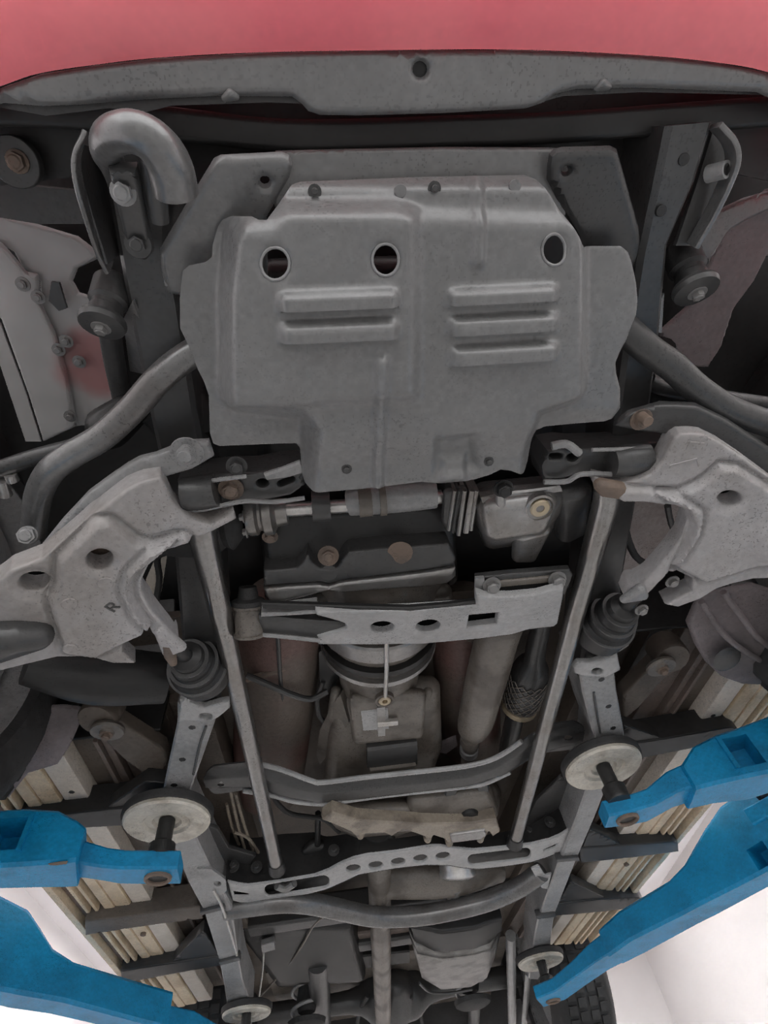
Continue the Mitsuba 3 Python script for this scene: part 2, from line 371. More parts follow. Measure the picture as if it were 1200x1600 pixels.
def skid_disp():
    S = Psk.l
    left = S([(352, 352), (425, 346), (446, 322), (622, 314), (650, 330), (650, 620), (352, 640)])
    main = S([(388, 352), (446, 300), (905, 300), (905, 400), (905, 618), (838, 640), (824, 690), (806, 900), (488, 900), (506, 672), (482, 640), (372, 628), (372, 470)])
    wing_mid_l, wing_mid_r = S([(270, 480), (372, 520)]), S([(1024, 480), (930, 500)])
    topline, botline = S([(430, 322), (900, 340)]), S([(505, 690), (830, 668)])
    ribs = [(S([(594, 560), (593, 765)]), .0095, .009), (S([(752, 262), (746, 408)]), .0085, .008)]
    recess = S([(684, 690), (742, 684), (752, 740), (690, 748)])
    bump = S([(690, 722), (735, 720), (735, 760), (690, 762)])
    L = [(S([a, b]), S([(a[0], a[1] - w), (a[0], a[1] + w)]), k) for a, b, w, k in louv]
    rings = [(S([c])[0], np.linalg.norm(S([(c[0] + r, c[1])])[0] - S([c])[0])) for c, r in (((431, 410), 22), ((600, 404), 20.5), ((866, 390), 18))]
    def f(p):
        d = np.zeros(len(p))
        sm = sd_poly(p, main)
        d -= .038 * (1 - sstep(-.030, .001, sm))                       # wings and rear corners fold upwards
        d += .014 * sstep(-.010, .012, sd_poly(p, left))
        ax = topline[1] - topline[0]; ax /= np.linalg.norm(ax); ny = np.array([-ax[1], ax[0]])
        s = (p - topline[0]) @ ny                                       # front flange
        d -= .012 * (1 - sstep(-.010, .012, s))
        bx = botline[1] - botline[0]; bx /= np.linalg.norm(bx); nb = np.array([-bx[1], bx[0]])
        s = (p - botline[0]) @ nb
        d -= .018 * sstep(-.008, .050, s)                               # rear lip
        for (q, w, h) in ribs:
            dd, t = seg(p, q[0], q[1]); d += h * (1 - sstep(w * .25, w, dd))
        d -= .010 * sstep(-.010, .008, sd_poly(p, recess))
        d += .012 * sstep(-.004, .010, sd_poly(p, bump))
        for q, e, k in L:
            ax = q[1] - q[0]; ln = np.linalg.norm(ax); ax = ax / ln
            ny = np.array([-ax[1], ax[0]]); 
            if ny @ (e[1] - e[0]) < 0: ny = -ny
            half = np.linalg.norm(e[1] - e[0]) / 2
            u, v = (p - q[0]) @ ax, ((p - q[0]) @ ny) / half
            prof = sstep(-1.0, -.35, v) * (v < .90)
            prof *= sstep(-.006, .008, u) * (1 - sstep(ln - .008, ln + .006, u))
            d += .0125 * prof
        for c, r in rings:
            dd = np.linalg.norm(p - c, axis=1); d -= .003 * (1 - sstep(r * 1.0, r * 1.22, dd))
        return d
    return f
skd = skid_disp()
slits = []
for a, b, w, k in louv:
    f0, f1 = .86 * w, 1.06 * w
    slits.append([(a[0] + 3, a[1] + f0), (b[0] - 3, b[1] + f0), (b[0] - 3, b[1] + f1), (a[0] + 3, a[1] + f1)])
sk = add(C + '__skid_plate', pressed(sk_out, Psk, .0025, holes[:3] + slits, skd, .0040), 'm_skid', 40, label='broad pressed grey skid plate with louvres and three round holes')
for c, rx, ry in ((431, 22, 25), ((600), 20.5, 24.5), (866, 18, 24.5)):
    v = {431: 410, 600: 404, 866: 390}[c]
    xy = Psk.l([(c, v)]); r = np.linalg.norm(Psk.l([(c + rx, v)])[0] - xy[0]); z = float(skd(xy)[0])
    a = np.linspace(0, 2 * math.pi, 40, endpoint=False)
    R = Psk.l(oval(c, v, rx, ry, n=40)); ring = Psk.up(R, -skd(R) - .001)
    add(sk + '__hole_rim', tube(np.vstack([ring, ring[:1]]), .0016, 8, 0, up=1), 'm_frame')
for (u, v) in ((492, 299), (683, 294), (543, 742), (770, 730)):
    xy = Psk.l([(u, v)])
    add(sk + '__bolt', hexbolt(Psk.up(xy, -skd(xy) - .0004)[0], -Psk.n, .0042), 'm_dark')
for (u, v) in ((628, 298), (812, 290)):
    xy = Psk.l([(u, v)])
    add(sk + '__plug', cyl(Psk.up(xy, -skd(xy) + .001)[0], -Psk.n, .006, .0045), 'm_skid')

# front cross panel, wings beside it, bumper and its lip
add(C + '__front_panel', pressed([(430, 236), (560, 233), (700, 230), (880, 231), (900, 300), (880, 350), (440, 350), (420, 300)], Plane(.645), .03, res=.02, roll=.004), 'm_skid', label='flat grey cross panel ahead of the skid plate')
add(C + '__front_beam', sweep(spline([W(*q) for q in ((-60, 170, .70), (120, 176, .70), (300, 197, .70), (430, 211, .70), (560, 211, .70), (700, 206, .70), (860, 200, .70), (1060, 185, .70), (1260, 170, .70))], 5), rrect(.028, .05, .006)), 'm_black')
add(C + '__front_beam_shelf', pressed([(-80, 150), (300, 160), (800, 158), (1280, 140), (1280, 300), (1100, 260), (860, 240), (430, 245), (250, 260), (-80, 300)], Plane(.735), .01, res=.05), 'm_black')
wl = add(C + '__gusset_plate', pressed([(334, 253), (345, 248), (362, 247), (440, 243), (453, 248), (458, 262), (453, 282), (436, 311), (417, 345), (420, 470), (300, 470), (258, 462), (251, 425), (249, 395), (290, 325)],
     Plane((445, 245, .622), (340, 255, .622), (260, 460, .668)), .004, [oval(414, 287, 7.5, 6.5)], None, .012, .008), 'm_skid', label='grey gusset plate with one hole, left of the skid plate')
wr = add(C + '__gusset_plate', pressed([(859, 262), (862, 246), (870, 238), (882, 235), (958, 233), (968, 238), (975, 262), (988, 310), (1002, 360), (1008, 420), (920, 430), (905, 372), (880, 330), (858, 285)],
     Plane((860, 245, .622), (960, 235, .622), (1000, 420, .668)), .004, [oval(887, 269, 6.5, 5, -30)], None, .012, .008), 'm_dark', label='dark gusset plate right of the skid plate')
add(C + '__bumper_inner', pressed([(-80, 150), (300, 105), (800, 100), (1280, 120), (1280, 190), (860, 208), (430, 218), (-80, 190)], Plane(.730), .004, res=.04), 'm_black')
bu = [(-420, 330), (-220, 210), (-80, 160), (0, 135), (60, 115), (150, 101), (250, 90), (400, 82), (600, 78.5), (800, 77.5), (1000, 86), (1130, 99), (1200, 113), (1290, 145), (1420, 220), (1600, 340)]
E0 = spline([W(u, v, .628) for u, v in bu], 6)
prof = [(0, 0), (-.012, -.006), (-.035, -.010), (-.065, -.006), (-.10, .012), (-.13, .045), (-.148, .10), (-.155, .20), (-.150, .30)]
V = []
tn = np.gradient(E0, axis=0); tn /= np.linalg.norm(tn, axis=1, keepdims=True)
nr = np.cross(tn, Zup); nr /= np.linalg.norm(nr, axis=1, keepdims=True)          # forwards and out
nr = np.where((nr[:, 1] > 0)[:, None], -nr, nr)
for dy, dz in prof: V.append(E0 - nr * dy + [0, 0, dz])
V = np.array(V); a, b = V.shape[:2]
i, j = np.meshgrid(np.arange(a - 1), np.arange(b - 1), indexing='ij')
q = np.stack([i * b + j, i * b + j + 1, (i + 1) * b + j + 1, (i + 1) * b + j], -1).reshape(-1, 4)
add(C + '__bumper', trimesh.Trimesh(V.reshape(-1, 3), np.vstack([q[:, :3], q[:, [0, 2, 3]]]), process=False), 'm_red', True, label='red front bumper skin along the top of the picture')
lip = [(-420, 330), (-220, 210), (-80, 160), (0, 135), (60, 114), (150, 100), (250, 89), (400, 81), (600, 77), (800, 76), (1000, 84), (1130, 97), (1200, 111), (1290, 143), (1420, 220), (1600, 340), (1420, 260), (1290, 190),
       (1190, 143), (1000, 136), (905, 138), (872, 146), (852, 160), (825, 169), (700, 176), (560, 180), (500, 179), (482, 173), (470, 160), (456, 150), (340, 149), (230, 154), (120, 163), (60, 165), (0, 160), (-80, 190), (-220, 250)]
li = add(C + '__bumper_lip', pressed(lip, Plane(.630), .008, [oval(658, 107, 11.5, 13)], None, .02, .007), 'm_skid', 40, label='grey lower lip of the bumper with one round hole')
add(li + '__hole_cup', cyl(W(658, 107, .640), Zup, .012, .02), 'm_black')
add(C + '__lip_strip', pressed([(-60, 172), (0, 168), (72, 181), (171, 169), (229, 175), (267, 165), (420, 160), (480, 162), (470, 140), (200, 140), (-60, 155)], Plane(.648), .004, res=.02), 'm_dark')
add(C + '__lip_strip', pressed([(822, 166), (880, 150), (1000, 144), (1200, 148), (1260, 150), (1260, 120), (1000, 125), (840, 130)], Plane(.648), .004, res=.02), 'm_dark')
for u, v in ((360, 150), (942, 134)):
    add(li + '__clip', pxhull([(u - 9, v + 3, .634, .003), (u + 9, v + 1, .634, .003), (u, v - 4, .630, .004)]), 'm_skid')

# tow hook and frame horns
ho = tube([(192, 300, .650), (178, 262, .632), (166, 236, .608), (174, 214, .588), (206, 206, .574), (240, 222, .572), (264, 256, .580), (275, 300, .590)], [.011, .012, .0135, .015, .016, .0175, .0195, .020], 24, 8)
hk = add(C + '__tow_hook', ho, 'm_bar', 40, label='forged steel tow hook bent to the right, upper left')
add(hk + '__plate', pressed([(168, 268), (213, 266), (222, 310), (230, 352), (240, 398), (228, 410), (206, 404), (192, 368), (180, 320)], Plane((180, 270, .592), (215, 270, .592), (215, 400, .636)), .012, res=.012, roll=.005), 'm_dark')
add(hk + '__bolt', hexbolt(W(193, 300, .602), Dn, .009, 1.3), 'm_frame')
add(hk + '__bolt', hexbolt(W(216, 381, .629), Dn, .0085), 'm_dark')
add(hk + '__inner_leg', tube([(250, 215, .60), (236, 250, .605), (243, 300, .615), (250, 345, .625)], [.008, .010, .010, .009], 14), 'm_dark')
hl = add(C + '__frame_horn', strip([((150, 215), (262, 250), .665, .10), ((172, 330), (262, 380), .668, .10), ((192, 440), (282, 480), .672, .10), ((232, 640), (306, 640), .675, .10), ((266, 800), (336, 790), .675, .10), ((284, 1000), (350, 985), .668, .10), ((284, 1108), (344, 1100), .660, .10)]), 'm_dark', label='dark front frame rail on the left')
add(hl + '__flange', sweep(spline([W(*q) for q in ((136, 216, .650), (124, 248, .640), (126, 285, .635), (140, 335, .640), (158, 390, .650), (171, 418, .655))], 6), rrect(.005, .03, .002)), 'm_bar')
add(hl + '__side_plate', sweep(spline([W(*q) for q in ((146, 218, .670), (142, 260, .670), (156, 320, .672), (180, 400, .675))], 6), rrect(.004, .07, .0015)), 'm_dark')
hr = add(C + '__frame_horn', strip([((1043, 197), (1117, 190), .645, .10), ((1024, 290), (1088, 285), .648, .10), ((1000, 400), (1046, 382), .655, .10), ((975, 560), (1030, 550), .670, .10), ((950, 760), (1000, 760), .675, .10), ((925, 900), (975, 900), .672, .10), ((905, 1060), (957, 1050), .660, .10)]), 'm_dark', label='dark front frame rail on the right')
add(hr + '__flange', sweep(spline([W(*q) for q in ((1118, 196, .645), (1140, 222, .642), (1145, 252, .642), (1132, 290, .645), (1110, 335, .65), (1082, 384, .655))], 6), rrect(.006, .022, .002)), 'm_bar')
add(hr + '__side_plate', pressed([(1117, 195), (1140, 222), (1145, 252), (1132, 290), (1082, 384), (1056, 384), (1088, 290)], Plane(.665), .006, res=.03), 'm_dark')
add(hr + '__tube_end', lathe([(.006, 0), (.009, 0), (.009, .02), (.006, .02)], W(1106, 272, .655), (.5, -.3, -1)), 'm_frame')
for u, v in ((1066, 249), (1031, 329)): add(hr + '__dimple', cyl(W(u, v, .649), Dn, .006, .004), 'm_black')

# mounts hanging beside the skid plate
def mount(top, bot, r, lab, m):
    a, b = W(*top), W(*bot); d = (b - a) / np.linalg.norm(b - a); L = np.linalg.norm(b - a)
    k = add(C + '__body_mount', lathe([(0, 0), (r * .85, 0), (r, r * .2), (r, L * .45), (r * .8, L * .5), (r * .8, L * .58), (r * .86, L * .6), (r * .86, L * .78), (0, L * .8)], a, d), m, label=lab)
    add(k + '__washer', lathe([(0, L * .78), (r * 1.15, L * .78), (r * 1.22, L * .84), (r * 1.15, L * .92), (r * .6, L * .95), (0, L * .95)], a, d), 'm_dark')
    add(k + '__nut', hexbolt(a + d * L * .94, d, r * .33), 'm_boltgrey')
mount((178, 438, .70), (157, 516, .645), .021, 'dark rubber mount with washer and nut, left of the skid plate', 'm_dark')
mount((1062, 388, .70), (1091, 462, .640), .022, 'black rubber mount with nut, right of the skid plate', 'm_black')
add(C + '__bracket', pressed([(192, 500), (207, 470), (222, 510), (238, 560), (226, 585), (203, 580)], Plane((192, 500, .69), (238, 560, .70), (203, 580, .74)), .004, res=.03), 'm_skid')
add(C + '__bracket', pressed([(1038, 458), (1034, 520), (1018, 520), (1022, 490)], Plane(.70), .004, res=.03), 'm_frame')
add(C + '__strut_rod', tube([(172, 520, .70), (180, 570, .72), (195, 640, .76)], .013), 'm_dark')

# inner body panels above the wheels
Pl = Plane(.86)
pa = add(C + '__inner_panel', pressed([(-60, 330), (0, 336), (60, 352), (120, 370), (152, 395), (150, 406), (120, 420), (112, 440), (122, 458), (146, 466), (160, 500), (185, 590), (196, 660), (118, 668), (108, 610), (96, 560), (78, 520), (62, 474), (60, 440), (36, 425), (20, 395), (-60, 350)], Pl, .003, res=.02, roll=.006), 'm_panel', label='grey inner body panel with a faded red patch at left')
pb = add(C + '__inner_panel', pressed([(-60, 370), (0, 380), (22, 405), (38, 425), (58, 430), (62, 476), (84, 520), (96, 560), (108, 610), (118, 668), (66, 692), (40, 610), (0, 500), (-60, 430)], Plane(.845), .003, res=.02, roll=.006), 'm_panel', label='plain grey inner body panel at the left edge')
pc = add(C + '__inner_panel', pressed([(-60, 400), (0, 505), (40, 612), (64, 690), (40, 690), (0, 570), (-60, 520)], Plane(.86), .003, res=.02), 'm_panel')
for u, v in ((36, 444), (60, 464), (92, 546), (104, 533), (124, 565), (110, 650)): add(pa + '__bolt', hexbolt(W(u, v, .845), Dn, .0062), 'm_boltgrey')
add(pa + '__bracket', pressed([(80, 440), (92, 442), (104, 482), (92, 486), (76, 470)], Plane(.835), .006, res=.03), 'm_dark')
pr = add(C + '__inner_panel', pressed([(1200, 296), (1260, 280), (1260, 420), (1200, 400), (1180, 440), (1150, 480), (1130, 540), (1108, 575), (1060, 575), (1030, 520), (1075, 480), (1105, 420), (1108, 412), (1140, 340), (1170, 320)], Plane(.86), .003, res=.02, roll=.006), 'm_liner', label='grey inner body panel at the right edge')
add(C + '__inner_panel', pressed([(1090, 370), (1112, 335), (1165, 310), (1200, 300), (1260, 285), (1260, 340), (1200, 330), (1168, 345), (1140, 362), (1108, 415), (1095, 400)], Plane(.83), .003, res=.02, roll=.006), 'm_skid')
add(C + '__inner_panel', pressed([(1160, 215), (1200, 190), (1260, 200), (1260, 260), (1200, 275), (1160, 255)], Plane(.9), .003, res=.03), 'm_panel')
bb = add(C + '__body_bolt', cyl(W(30, 253, .72), Dn, .024, .012), 'm_dark')
add(bb + '__nut', hexbolt(W(28, 252, .708), Dn, .009, 1.25), 'm_rust')
add(C + '__cross_bar', pressed([(-60, 280), (60, 292), (140, 300), (140, 350), (60, 350), (-60, 330)], Plane(.80), .02, res=.03), 'm_dark')

# anti-roll bar and links
ab = add(C + '__antiroll_bar', tube([(340, 530, .655), (285, 562, .645), (245, 596, .64), (206, 640, .635), (160, 682, .63), (110, 712, .628), (78, 738, .63), (60, 775, .64), (52, 830, .66)], .0165, 20, 10), 'm_bar', label='grey anti-roll bar curving out from the skid plate on the left')
add(C + '__antiroll_bar', tube([(960, 500, .655), (1012, 545, .645), (1050, 572, .64), (1090, 608, .635), (1140, 640, .63), (1200, 662, .63), (1280, 690, .64)], .0185, 20, 10), 'm_dark', label='grey anti-roll bar curving out from the skid plate on the right')

# ------------------------------------------------------------------ lower control arms
PL_ = Plane((300, 780, .600), (160, 800, .575), (200, 1010, .575))
la_out = [(252, 746), (258, 756), (272, 787), (284, 801), (297, 812), (314, 817), (330, 821), (352, 810), (366, 799), (370, 812), (326, 835), (300, 843), (280, 849), (245, 866), (230, 884), (222, 900), (224, 922), (240, 950), (266, 980),
          (280, 1000), (262, 1006), (232, 983), (192, 1001), (192, 1020), (212, 1038), (176, 1038), (140, 1028), (90, 1028), (40, 1040), (0, 1050), (-60, 1060), (-90, 1010), (-80, 960), (0, 905), (15, 893), (64, 874), (110, 836), (159, 795), (198, 765), (225, 752)]
la_h = [oval(156, 871, 21, 16, -8), oval(53, 914, 25, 14.5, -6)]
def arm_disp(P, em, hollow, rim, holes, dome=None):
    E = P.l(em); R = P.l(rim)
    hs = [(P.l([c])[0], r) for c, r in holes]
    dm = (P.l([dome[0]])[0], dome[1], dome[2]) if dome else None
    hl = P.l(hollow)
    def f(p):
        se = sd_poly(p, E)
        d = .011 * sstep(-.003, .003, se) - .007 * np.exp(-((se + .0055) / .0032) ** 2)
        q = np.min([seg(p, a, b)[0] for a, b in zip(R[:-1], R[1:])], axis=0)
        d += .008 * (1 - sstep(.010, .0135, q)) - .006 * np.exp(-((q - .0165) / .003) ** 2)
        for c, r in hs: d -= .005 * (1 - sstep(r, r * 1.45, np.linalg.norm(p - c, axis=1)))
        if dm is not None: d += dm[2] * (1 - sstep(dm[1] * .55, dm[1], np.linalg.norm(p - dm[0], axis=1)))
        return d + .0006 * (meshkit.fbm(np.column_stack([p * 60, p[:, :1] * 0]), 2, 3) - .5)
    return f
la_em = [(92, 872), (150, 816), (160, 812), (172, 813), (190, 826), (213, 845), (235, 848), (272, 838), (236, 868), (212, 884), (200, 905), (202, 925), (214, 948), (232, 972), (222, 986), (190, 1000), (150, 1022), (100, 1015), (94, 985), (84, 955), (80, 938), (92, 905)]
arm = add(C + '__control_arm', pressed(la_out, PL_, .028, la_h, arm_disp(PL_, la_em, [(0, 0), (1, 1), (2, 0)], [(282, 846), (240, 864), (213, 890), (206, 915), (222, 950), (262, 992)], [((156, 871), .018), ((53, 914), .02)]), .0038, .005), 'm_arm', 40, label='pressed grey lower control arm with a raised R, on the left')
add(arm + '__front_flange', pressed([(20, 900), (52, 868), (95, 815), (136, 771), (170, 746), (198, 727), (216, 717), (241, 711), (290, 692), (326, 690), (334, 715), (300, 735), (256, 748), (200, 768), (160, 799), (110, 842), (66, 878), (30, 905)], Plane((300, 710, .622), (140, 780, .607), (200, 760, .612)), .012, res=.012, roll=.006), 'm_frame', 40)
lad = arm_disp(PL_, la_em, [(0, 0), (1, 1), (2, 0)], [(600, 100), (610, 100)], [])
tx = meshkit.text_mesh('R', .016, .0028); Mx = np.eye(4)
xa, xb = PL_.w(177, 948), PL_.w(192, 936)
ex = (xb - xa) / np.linalg.norm(xb - xa); ez = -PL_.n; ey = np.cross(ez, ex)
Mx[:3, 0], Mx[:3, 1], Mx[:3, 2] = ex, ey, ez; Mx[:3, 3] = xa - PL_.n * (lad(PL_.l([(184, 940)]))[0] - .0006)
tx.apply_transform(Mx); add(arm + '__raised_letter', tx, 'm_dark', False)
add(arm + '__hole_bolt', hexbolt(W(54, 914, .60), Dn, .006), 'm_boltgrey')
add(arm + '__hole_floor', cyl(W(156, 869, .606), Zup, .020, .004), 'm_rust')
add(arm + '__hole_floor', cyl(W(53, 913, .602), Zup, .026, .004), 'm_black')
for (u, v), r in (((165, 902), .010), ((110, 934), .010), ((110, 1004), .009)):
    add(arm + '__weld_spot', cyl(PL_.w(u, v) - PL_.n * (lad(PL_.l([(u, v)]))[0] - .0015), -PL_.n, r, .0035, 14, .3), 'm_arm')
bj = PL_.w(30, 985)
add(arm + '__ball_joint', hull([(*(bj + [0, 0, -.012]), .022), (*(bj + [-.05, -.005, -.012]), .026), (*(bj + [.018, .012, .0]), .020), (*(bj + [-.06, .03, -.004]), .022)], 20), 'm_dark', 60)
for u, v in ((14, 962), (38, 997)): add(arm + '__bolt', hexbolt(W(u, v, .553), Dn, .0075), 'm_boltgrey')
ec = add(arm + '__rear_clamp', pxhull([(252, 985, .580, .010), (283, 1010, .585, .008), (262, 1018, .592, .008)]), 'm_arm')
add(arm + '__clamp_bolt', tube([(262, 1005, .585), (266, 1024, .590), (271, 1036, .596)], [.009, .009, .006], 14, 0), 'm_rust')
add(arm + '__pivot_bolt', cat([hexbolt(W(293, 706, .616), Dn, .012, 1.7), cyl(W(292, 703, .606), Dn, .008, .018)]), 'm_frame')
add(arm + '__knuckle_bolt', hexbolt(W(44, 836, .615), (.2, -.5, -.8), .011, 1.1), 'm_frame')

PR_ = Plane((1000, 740, .600), (1137, 776, .578), (1110, 900, .575))
ra_out = [(1054, 685), (1064, 678), (1084, 677), (1101, 679), (1129, 693), (1164, 717), (1200, 744), (1260, 790), (1300, 860), (1280, 915), (1200, 905), (1177, 906), (1146, 913), (1121, 921), (1095, 937), (1060, 950), (1040, 946), (1082, 925), (1084, 907),
          (1058, 894), (1041, 896), (1015, 920), (1000, 934), (975, 932), (984, 918), (996, 911), (1019, 889), (1041, 864), (1064, 834), (1073, 812), (1070, 796), (1056, 790), (1041, 786), (1007, 781), (973, 781), (942, 767), (928, 758), (932, 750), (955, 757), (976, 758), (1000, 750), (1018, 741), (1035, 721)]
ra_em = [(1030, 770), (1060, 768), (1085, 758), (1105, 745), (1125, 727), (1150, 730), (1200, 762), (1260, 820), (1250, 880), (1180, 880), (1140, 892), (1100, 905), (1076, 893), (1052, 880), (1070, 848), (1082, 812), (1072, 788)]
arm2 = add(C + '__control_arm', pressed(ra_out, PR_, .028, [oval(1138, 776, 19, 11.5, 3)], arm_disp(PR_, ra_em, [(0, 0), (1, 1), (2, 0)], [(978, 774), (1010, 776), (1050, 783), (1078, 800), (1074, 826), (1050, 866), (1000, 922)], [((1138, 776), .018)], ((1215, 835), .05, .012)), .0038, .005), 'm_arm', 40, label='pressed grey lower control arm with rusty edge, on the right')
add(arm2 + '__front_flange', pressed([(960, 668), (985, 648), (1035, 634), (1090, 636), (1140, 660), (1200, 700), (1270, 748), (1262, 795), (1200, 748), (1130, 697), (1100, 683), (1062, 682), (1000, 676)], Plane((1000, 665, .622), (1137, 690, .605), (1200, 740, .600)), .012, res=.012, roll=.006), 'm_dark', 40)
add(arm2 + '__rust_seam', tube([(1102, 683, .592), (1128, 696, .589), (1164, 721, .585), (1200, 748, .58), (1250, 788, .575)], .0035, 8), 'm_rust')
add(arm2 + '__hole_floor', cyl(W(1138, 775, .606), Zup, .020, .004), 'm_black')
add(arm2 + '__sleeve', pxhull([(938, 757, .606, .010), (966, 762, .606, .010), (945, 768, .606, .008), (972, 773, .604, .007)]), 'm_rust')
for (u, v), r in (((1118, 815), .012), ((1174, 832), .010), ((1200, 850), .01)):
    add(arm2 + '__weld_spot', cyl(PR_.w(u, v) - PR_.n * .005, -PR_.n, r, .0035, 14, .3), 'm_arm')
for q in (((1046, 727), (1088, 716), (1092, 728)), ((1073, 702), (1078, 690), (1100, 692)), ((1100, 834), (1106, 842), (1098, 847))):
    add(arm2 + '__stamp_mark', tube([PR_.w(*a) - PR_.n * .0005 for a in q], .0012, 6, 0, up=1), 'm_arm')
add(arm2 + '__pivot_bolt', cat([hexbolt(W(1001, 655, .616), Dn, .010, 1.5), cyl(W(1002, 650, .606), Dn, .007, .018)]), 'm_rust')
add(arm2 + '__rear_clamp', pxhull([(1000, 920, .580, .009), (975, 936, .590, .007), (1005, 930, .590, .008)]), 'm_frame')
for u, v in ((1050, 908), (1002, 952)): add(arm2 + '__bolt', hexbolt(W(u, v, .598), Dn, .0075), 'm_boltgrey')

# pivot brackets between the arms and the skid plate
pbr = add(C + '__pivot_bracket', pressed([(276, 755), (300, 748), (345, 742), (400, 740), (440, 732), (472, 730), (476, 760), (455, 775), (420, 782), (380, 783), (345, 792), (300, 796), (282, 785)], Plane(.640), .05, [oval(410, 756, 9, 6), stadium(438, 757, 456, 750, 4)], None, .012, .006), 'm_dark', label='dark pivot bracket of the left control arm')
add(pbr + '__sleeve', tube([(286, 772, .628), (312, 770, .628), (338, 766, .628)], [.022, .023, .022], 20, 4), 'm_dark', 40)
add(pbr + '__lower_lip', tube([(280, 792, .622), (310, 797, .622), (345, 790, .622), (385, 783, .625), (430, 784, .628), (476, 778, .63)], .0032, 8), 'm_frame')
add(pbr + '__upper_lip', tube([(300, 755, .625), (345, 749, .625), (385, 744, .628)], .003, 8), 'm_frame')
add(pbr + '__bolt', hexbolt(W(361, 763, .638), Dn, .011), 'm_rust'); add(pbr + '__bolt', hexbolt(W(370, 727, .638), Dn, .009), 'm_dark')
add(pbr + '__link', strip([((412, 742), (418, 752), .628, .01), ((440, 733), (448, 748), .628, .01), ((468, 722), (476, 740), .625, .01)], .003), 'm_frame')
pb2 = add(C + '__pivot_bracket', pressed([(856, 705), (880, 700), (905, 702), (960, 700), (1005, 695), (1032, 690), (1046, 690), (1034, 718), (1010, 740), (975, 745), (930, 742), (905, 742), (880, 750), (850, 752), (846, 730)], Plane(.640), .05, [oval(895, 716, 8, 5.5), stadium(863, 714, 876, 714, 3.6)], None, .012, .006), 'm_dark', label='dark pivot bracket of the right control arm')
add(pb2 + '__sleeve', tube([(955, 722, .628), (980, 719, .628), (1012, 714, .628)], [.021, .023, .021], 20, 4), 'm_dark', 40)
add(pb2 + '__upper_lip', tube([(925, 703, .625), (965, 702, .625), (1010, 700, .625)], .003, 8), 'm_frame')
add(pb2 + '__lower_lip', tube([(850, 753, .63), (885, 752, .628), (908, 741, .625), (950, 741, .622), (990, 743, .622), (1020, 738, .622)], .004, 8), 'm_frame')
add(pb2 + '__link', tube([(862, 697, .632), (885, 694, .630), (905, 708, .630)], .006, 10), 'm_frame')

# ------------------------------------------------------------------ torsion bars
for pts, rr, lab in ((((314, 812, .640), (320, 850, .642), (345, 958, .648), (372, 1080, .655), (400, 1205, .66), (432, 1352, .665)), (.0205, .0195, .0175, .0165, .0165, .0165), 'long steel torsion bar left of the gearbox'),
                     (((950, 762, .640), (943, 800, .642), (912, 912, .648), (872, 1060, .655), (838, 1188, .66), (805, 1312, .665)), (.0205, .0195, .0175, .0165, .0165, .0165), 'long steel torsion bar right of the exhaust pipes')):
    k = add(C + '__torsion_bar', tube(pts, rr, 22, 6), 'm_steel', 50, label=lab)
    b = W(*pts[-1]); d = W(*pts[-1]) - W(*pts[-2]); d /= np.linalg.norm(d)
    add(k + '__anchor_boot', lathe([(0, -.02), (.0185, -.02), (.0205, -.010), (.021, .012), (.023, .02), (0, .022)], b, d), 'm_black')

# ------------------------------------------------------------------ engine, front axle casing, gearbox
pan = add(C + '__oil_pan', pxhull([(425, 812, .72, .02), (690, 798, .72, .02), (430, 895, .695, .014), (700, 870, .695, .014), (440, 800, .80, .02), (690, 785, .80, .02), (430, 930, .80, .02), (700, 900, .80, .02)]), 'm_black', label='black engine oil pan with an orange drain bolt and pale rear lip')
add(pan + '__step', pressed([(412, 892), (440, 891), (463, 888), (472, 880), (481, 868), (489, 880), (500, 888), (514, 890), (528, 886), (536, 872), (546, 863), (600, 857), (640, 855), (702, 850), (713, 872), (712, 884), (660, 892), (600, 900), (532, 908), (513, 914), (500, 910), (440, 914), (412, 917)], Plane(.660), .05, res=.012, roll=.005), 'm_dark', 40)
add(pan + '__rear_lip', pressed([(411, 921), (440, 918), (500, 914), (514, 918), (530, 911), (600, 903), (660, 896), (713, 888), (714, 902), (700, 914), (660, 919), (600, 923), (530, 928), (514, 925), (498, 929), (470, 937), (440, 943), (424, 944), (414, 934)], Plane(.664), .05, res=.012, roll=.008), 'm_alu', 40)
add(pan + '__drain_bolt', hexbolt(W(513, 868, .655), (0, -.35, -.9), .0105), 'm_rust')
add(pan + '__bolt_seat', lathe([(0, 0), (.020, 0), (.020, .02), (.014, .03), (0, .03)], W(513, 880, .69), (0, -.15, -1)), 'm_dark')
add(pan + '__rust_patch', pressed([(604, 862), (612, 850), (626, 846), (640, 850), (646, 862), (642, 874), (628, 882), (618, 878), (612, 868)], Plane(.6585), .0012, res=.02, rnd=2), 'm_rust')
add(C + '__engine_block', pxhull([(430, 440, .82, .03), (830, 430, .82, .03), (430, 800, .80, .03), (860, 780, .80, .03), (430, 440, 1.1, .03), (830, 430, 1.1, .03), (430, 800, 1.1, .03), (860, 780, 1.1, .03)]), 'm_black')
ax = add(C + '__front_axle_tube', tube([(395, 800, .690), (440, 797, .690), (520, 792, .690), (600, 785, .688), (690, 776, .688)], .011, 16, 4), 'm_bright', label='bright drive shaft crossing in front of the oil pan')
add(ax + '__collar', tube([(488, 792, .690), (516, 790, .690)], .024, 20, 0), 'm_dark')
add(ax + '__housing', tube([(545, 786, .695), (580, 780, .69), (640, 775, .69), (680, 772, .69)], [.020, .024, .024, .022], 18, 4), 'm_frame')
add(ax + '__rust_collar', tube([(560, 783, .686), (580, 781, .686)], .025, 18, 0), 'm_cast'); add(ax + '__rust_collar', tube([(592, 780, .686), (602, 779, .686)], .026, 18, 0), 'm_cast')
dd = W(420, 797, .690) - W(380, 801, .690); dd /= np.linalg.norm(dd)
